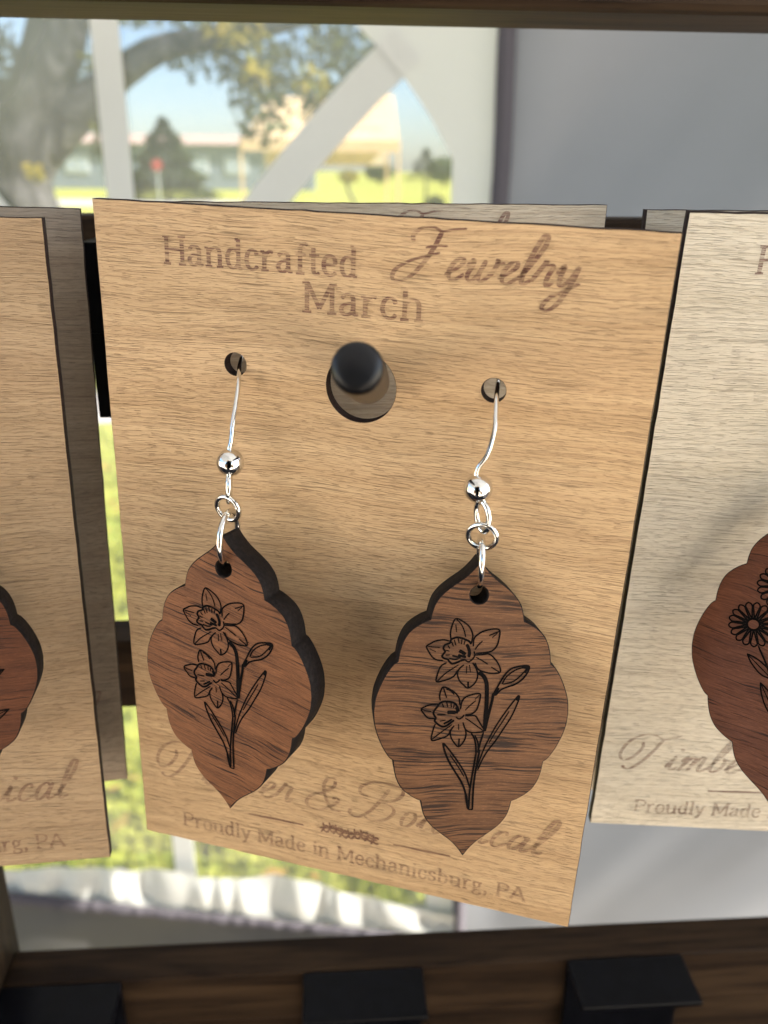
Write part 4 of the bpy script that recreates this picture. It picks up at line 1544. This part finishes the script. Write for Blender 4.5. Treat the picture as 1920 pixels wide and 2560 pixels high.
# left earring of the March card
make_earring(T_MID, R_MID,
    [(-14.9, 28.4, -4.5), (-14.9, 28.9, -2.2), (-14.7, 28.1, -0.6), (-14.25, 27.3, 0.8), (-13.72, 26.1, 2.4), (-13.43, 24.26, 4.0), (-13.35, 22.58, 5.0), (-13.33, 20.93, 5.6), (-13.43, 20.1, 5.85), (-13.40, 19.6, 5.95)],
    (-13.34, 18.38, 6.0),
    ((-13.46, 15.35, 6.3), (0.35, 0.0, 0.95), (0.02, 1, 0), 1.0, 1.66, 0.34),
    ((-13.46, 13.05, 6.8), (1, 0.0, 0.25), (0, 0.98, 0.2), 1.55, 1.55, 0.32),
    ((-13.10, 9.80, 7.6), (0.02, -0.10, 1.0), (0.0, 1, 0.05), 2.7, 3.05, 0.36),
    (-12.451, -54.01, 1243.106), [[0.9044, 0.0234, -0.426], [-0.4262, 0.0946, -0.8997], [0.0192, 0.9952, 0.0956]],
    M['walnut_l'], daffodil, "wooden daffodil earring with slanting grain, turned to show its charred edge")
# left earring of the pale card
make_earring(T_RIGHT, R_RIGHT,
    [(-15, 28.4, -4.5), (-15, 28.9, -2.2), (-14.9, 28.2, -0.6), (-14.9, 27.3, 0.8), (-14.7, 25.5, 2.4), (-14.4, 23, 3.6), (-14.2, 20.8, 4.2), (-14.2, 19.6, 4.3)],
    (-14.1, 18.4, 4.4),
    ((-14.0, 15.3, 4.4), (0.6, 0.0, 0.8), (0, 1, 0), 1.0, 1.66, 0.34),
    ((-14.0, 13.0, 4.6), (1, 0.0, 0.1), (0, 0.98, 0.2), 1.55, 1.55, 0.32),
    ((-13.9, 9.8, 4.6), (0.2, -0.10, 1.0), (0.04, 1, 0.1), 2.75, 3.05, 0.36),
    (54.28, -57.83, 1246.03), [[0.6968, 0.1094, -0.7088], [-0.6873, 0.3845, -0.6163], [0.2051, 0.9166, 0.3431]],
    M['sapele'], daisies, "reddish wooden earring engraved with daisies, hanging on the pale card")
# right earring of the left card
make_earring(T_LEFT, R_LEFT,
    [(15, 28.4, -4.5), (15, 28.9, -2.2), (15, 28.2, -0.6), (15.1, 27.3, 0.8), (15.3, 25.5, 2.4), (15.5, 23, 3.8), (15.6, 20.8, 4.6), (15.6, 19.6, 4.8)],
    (15.6, 18.4, 5.0),
    ((15.6, 15.3, 5.2), (0.6, 0.0, 0.8), (0, 1, 0), 1.0, 1.66, 0.34),
    ((15.6, 13.0, 5.6), (1, 0.0, 0.1), (0, 0.98, 0.2), 1.55, 1.55, 0.32),
    ((15.7, 9.8, 6.2), (0.2, -0.10, 1.0), (0.04, 1, 0.1), 2.75, 3.05, 0.36),
    (-47.77, -49.52, 1241.83), [[0.9932, -0.0066, 0.1165], [0.1164, 0.1262, -0.9852], [-0.0082, 0.992, 0.1261]],
    M['sapele_d'], leaf_spray, "dark red wooden earring engraved with pointed leaves, left of the March card")

# ================================================================== THE PHOTOGRAPHER, STANDING JUST OUTSIDE THE FRAME
ph_m = Matrix(((rgt.x, -dwn.x, -fwd.x, 0), (rgt.y, -dwn.y, -fwd.y, -0.144), (rgt.z, -dwn.z, -fwd.z, 1.300), (0, 0, 0, 1))) @ Matrix.Translation((-0.016, -0.054, 0.009))
phone = empty("phone", ph_m)
tag(phone, "black phone held upright in front of the March card", "phone")
mb = MB()
mb.box((-0.037, -0.076, -0.004), (0.037, 0.076, 0.004), 0, 0.003)
mb.build("case", M['black'], phone)
mb = MB()
mb.box((-0.034, -0.073, 0.0041), (0.034, 0.073, 0.0046), 0)
mb.build("screen", M['black'], phone)


def skin_mesh(name, verts, edges, mat, parent, levels=2):
    me = bpy.data.meshes.new(name)
    me.from_pydata([v[:3] for v in verts], edges, [])
    me.materials.append(mat)
    o = bpy.data.objects.new(name, me)
    COL.objects.link(o)
    o.parent = parent
    o.modifiers.new("skin", 'SKIN')
    if not me.skin_vertices:
        bm = bmesh.new()
        bm.from_mesh(me)
        bm.verts.layers.skin.verify()
        bm.to_mesh(me)
        bm.free()
    for i, sv in enumerate(me.skin_vertices[0].data):
        r = verts[i][3]
        sv.radius = r if isinstance(r, tuple) else (r, r)
        sv.use_root = (i == 0)
    s = o.modifiers.new("smooth", 'SUBSURF')
    s.levels = s.render_levels = levels
    return o


person = empty("person", Matrix.Translation((-0.15, -0.62, 0.0)))
tag(person, "person in dark clothes standing with both arms raised to hold a phone", "person")
V = [(0, 0, .92, (.155, .11)), (0, 0, 1.08, (.14, .10)), (0, .01, 1.25, (.16, .11)), (0, .0, 1.38, (.15, .09)),
     (0, .01, 1.44, (.06, .06)), (0, .02, 1.50, (.055, .055)),
     (-.17, 0, 1.36, .062), (-.21, .10, 1.14, .05), (-.07, .28, 1.14, .040), (.045, .40, 1.205, .030),
     (.17, 0, 1.36, .062), (.27, .06, 1.14, .05), (.27, .28, 1.14, .040), (.223, .40, 1.205, .030),
     (-.09, 0, .86, .085), (-.10, .02, .50, .062), (-.10, -.02, .10, .045), (-.11, .10, .04, .042), (-.11, .16, .035, .035),
     (.09, 0, .86, .085), (.10, .02, .50, .062), (.10, -.02, .10, .045), (.11, .10, .04, .042), (.11, .16, .035, .035)]
E_ = [(0, 1), (1, 2), (2, 3), (3, 4), (4, 5), (3, 6), (6, 7), (7, 8), (8, 9), (3, 10), (10, 11), (11, 12), (12, 13),
      (0, 14), (14, 15), (15, 16), (16, 17), (17, 18), (0, 19), (19, 20), (20, 21), (21, 22), (22, 23)]
M['dark_clothes'] = plain("dark_clothes", (0.035, 0.038, 0.05), 0.9, 0.0, 0.2, 0.2, 8.0)
M['skin'] = plain("skin", (0.50, 0.30, 0.21), 0.55, 0.0, 0.4, 0.06, 20.0)
M['hair'] = plain("hair", (0.05, 0.032, 0.02), 0.6, 0.0, 0.3, 0.3, 60.0)
skin_mesh("body", V, E_, M['dark_clothes'], person)
skin_mesh("head", [(0, .03, 1.50, .050), (0, .035, 1.555, (.062, .075)), (0, .04, 1.62, (.072, .088)), (0, .035, 1.685, (.062, .075)), (0, .125, 1.60, .012)],
          [(0, 1), (1, 2), (2, 3), (2, 4)], M['skin'], person)
skin_mesh("hair", [(0, .005, 1.58, (.075, .070)), (0, .01, 1.66, (.082, .085)), (0, .03, 1.715, (.060, .075))], [(0, 1), (1, 2)], M['hair'], person)
for s, x0 in ((-1, .045), (1, .223)):
    vv = [(x0, .40, 1.205, .026), (x0 - s * .01, .425, 1.222, .024)]
    ee = [(0, 1)]
    for k in range(4):
        b_ = len(vv)
        y_ = .455 - .010 * abs(k - 1.2)
        z_ = 1.250 - k * .019
        vv += [(x0 - s * .012, .440, z_ - .004, .010), (x0 - s * .022, y_, z_, .0085), (x0 - s * .036, y_ + .004, z_ + .002, .0075)]
        ee += [(1, b_), (b_, b_ + 1), (b_ + 1, b_ + 2)]
    b_ = len(vv)
    vv += [(x0 - s * .022, .418, 1.245, .011), (x0 - s * .040, .428, 1.262, .009)]
    ee += [(1, b_), (b_, b_ + 1)]
    skin_mesh("hand", vv, ee, M['skin'], person)
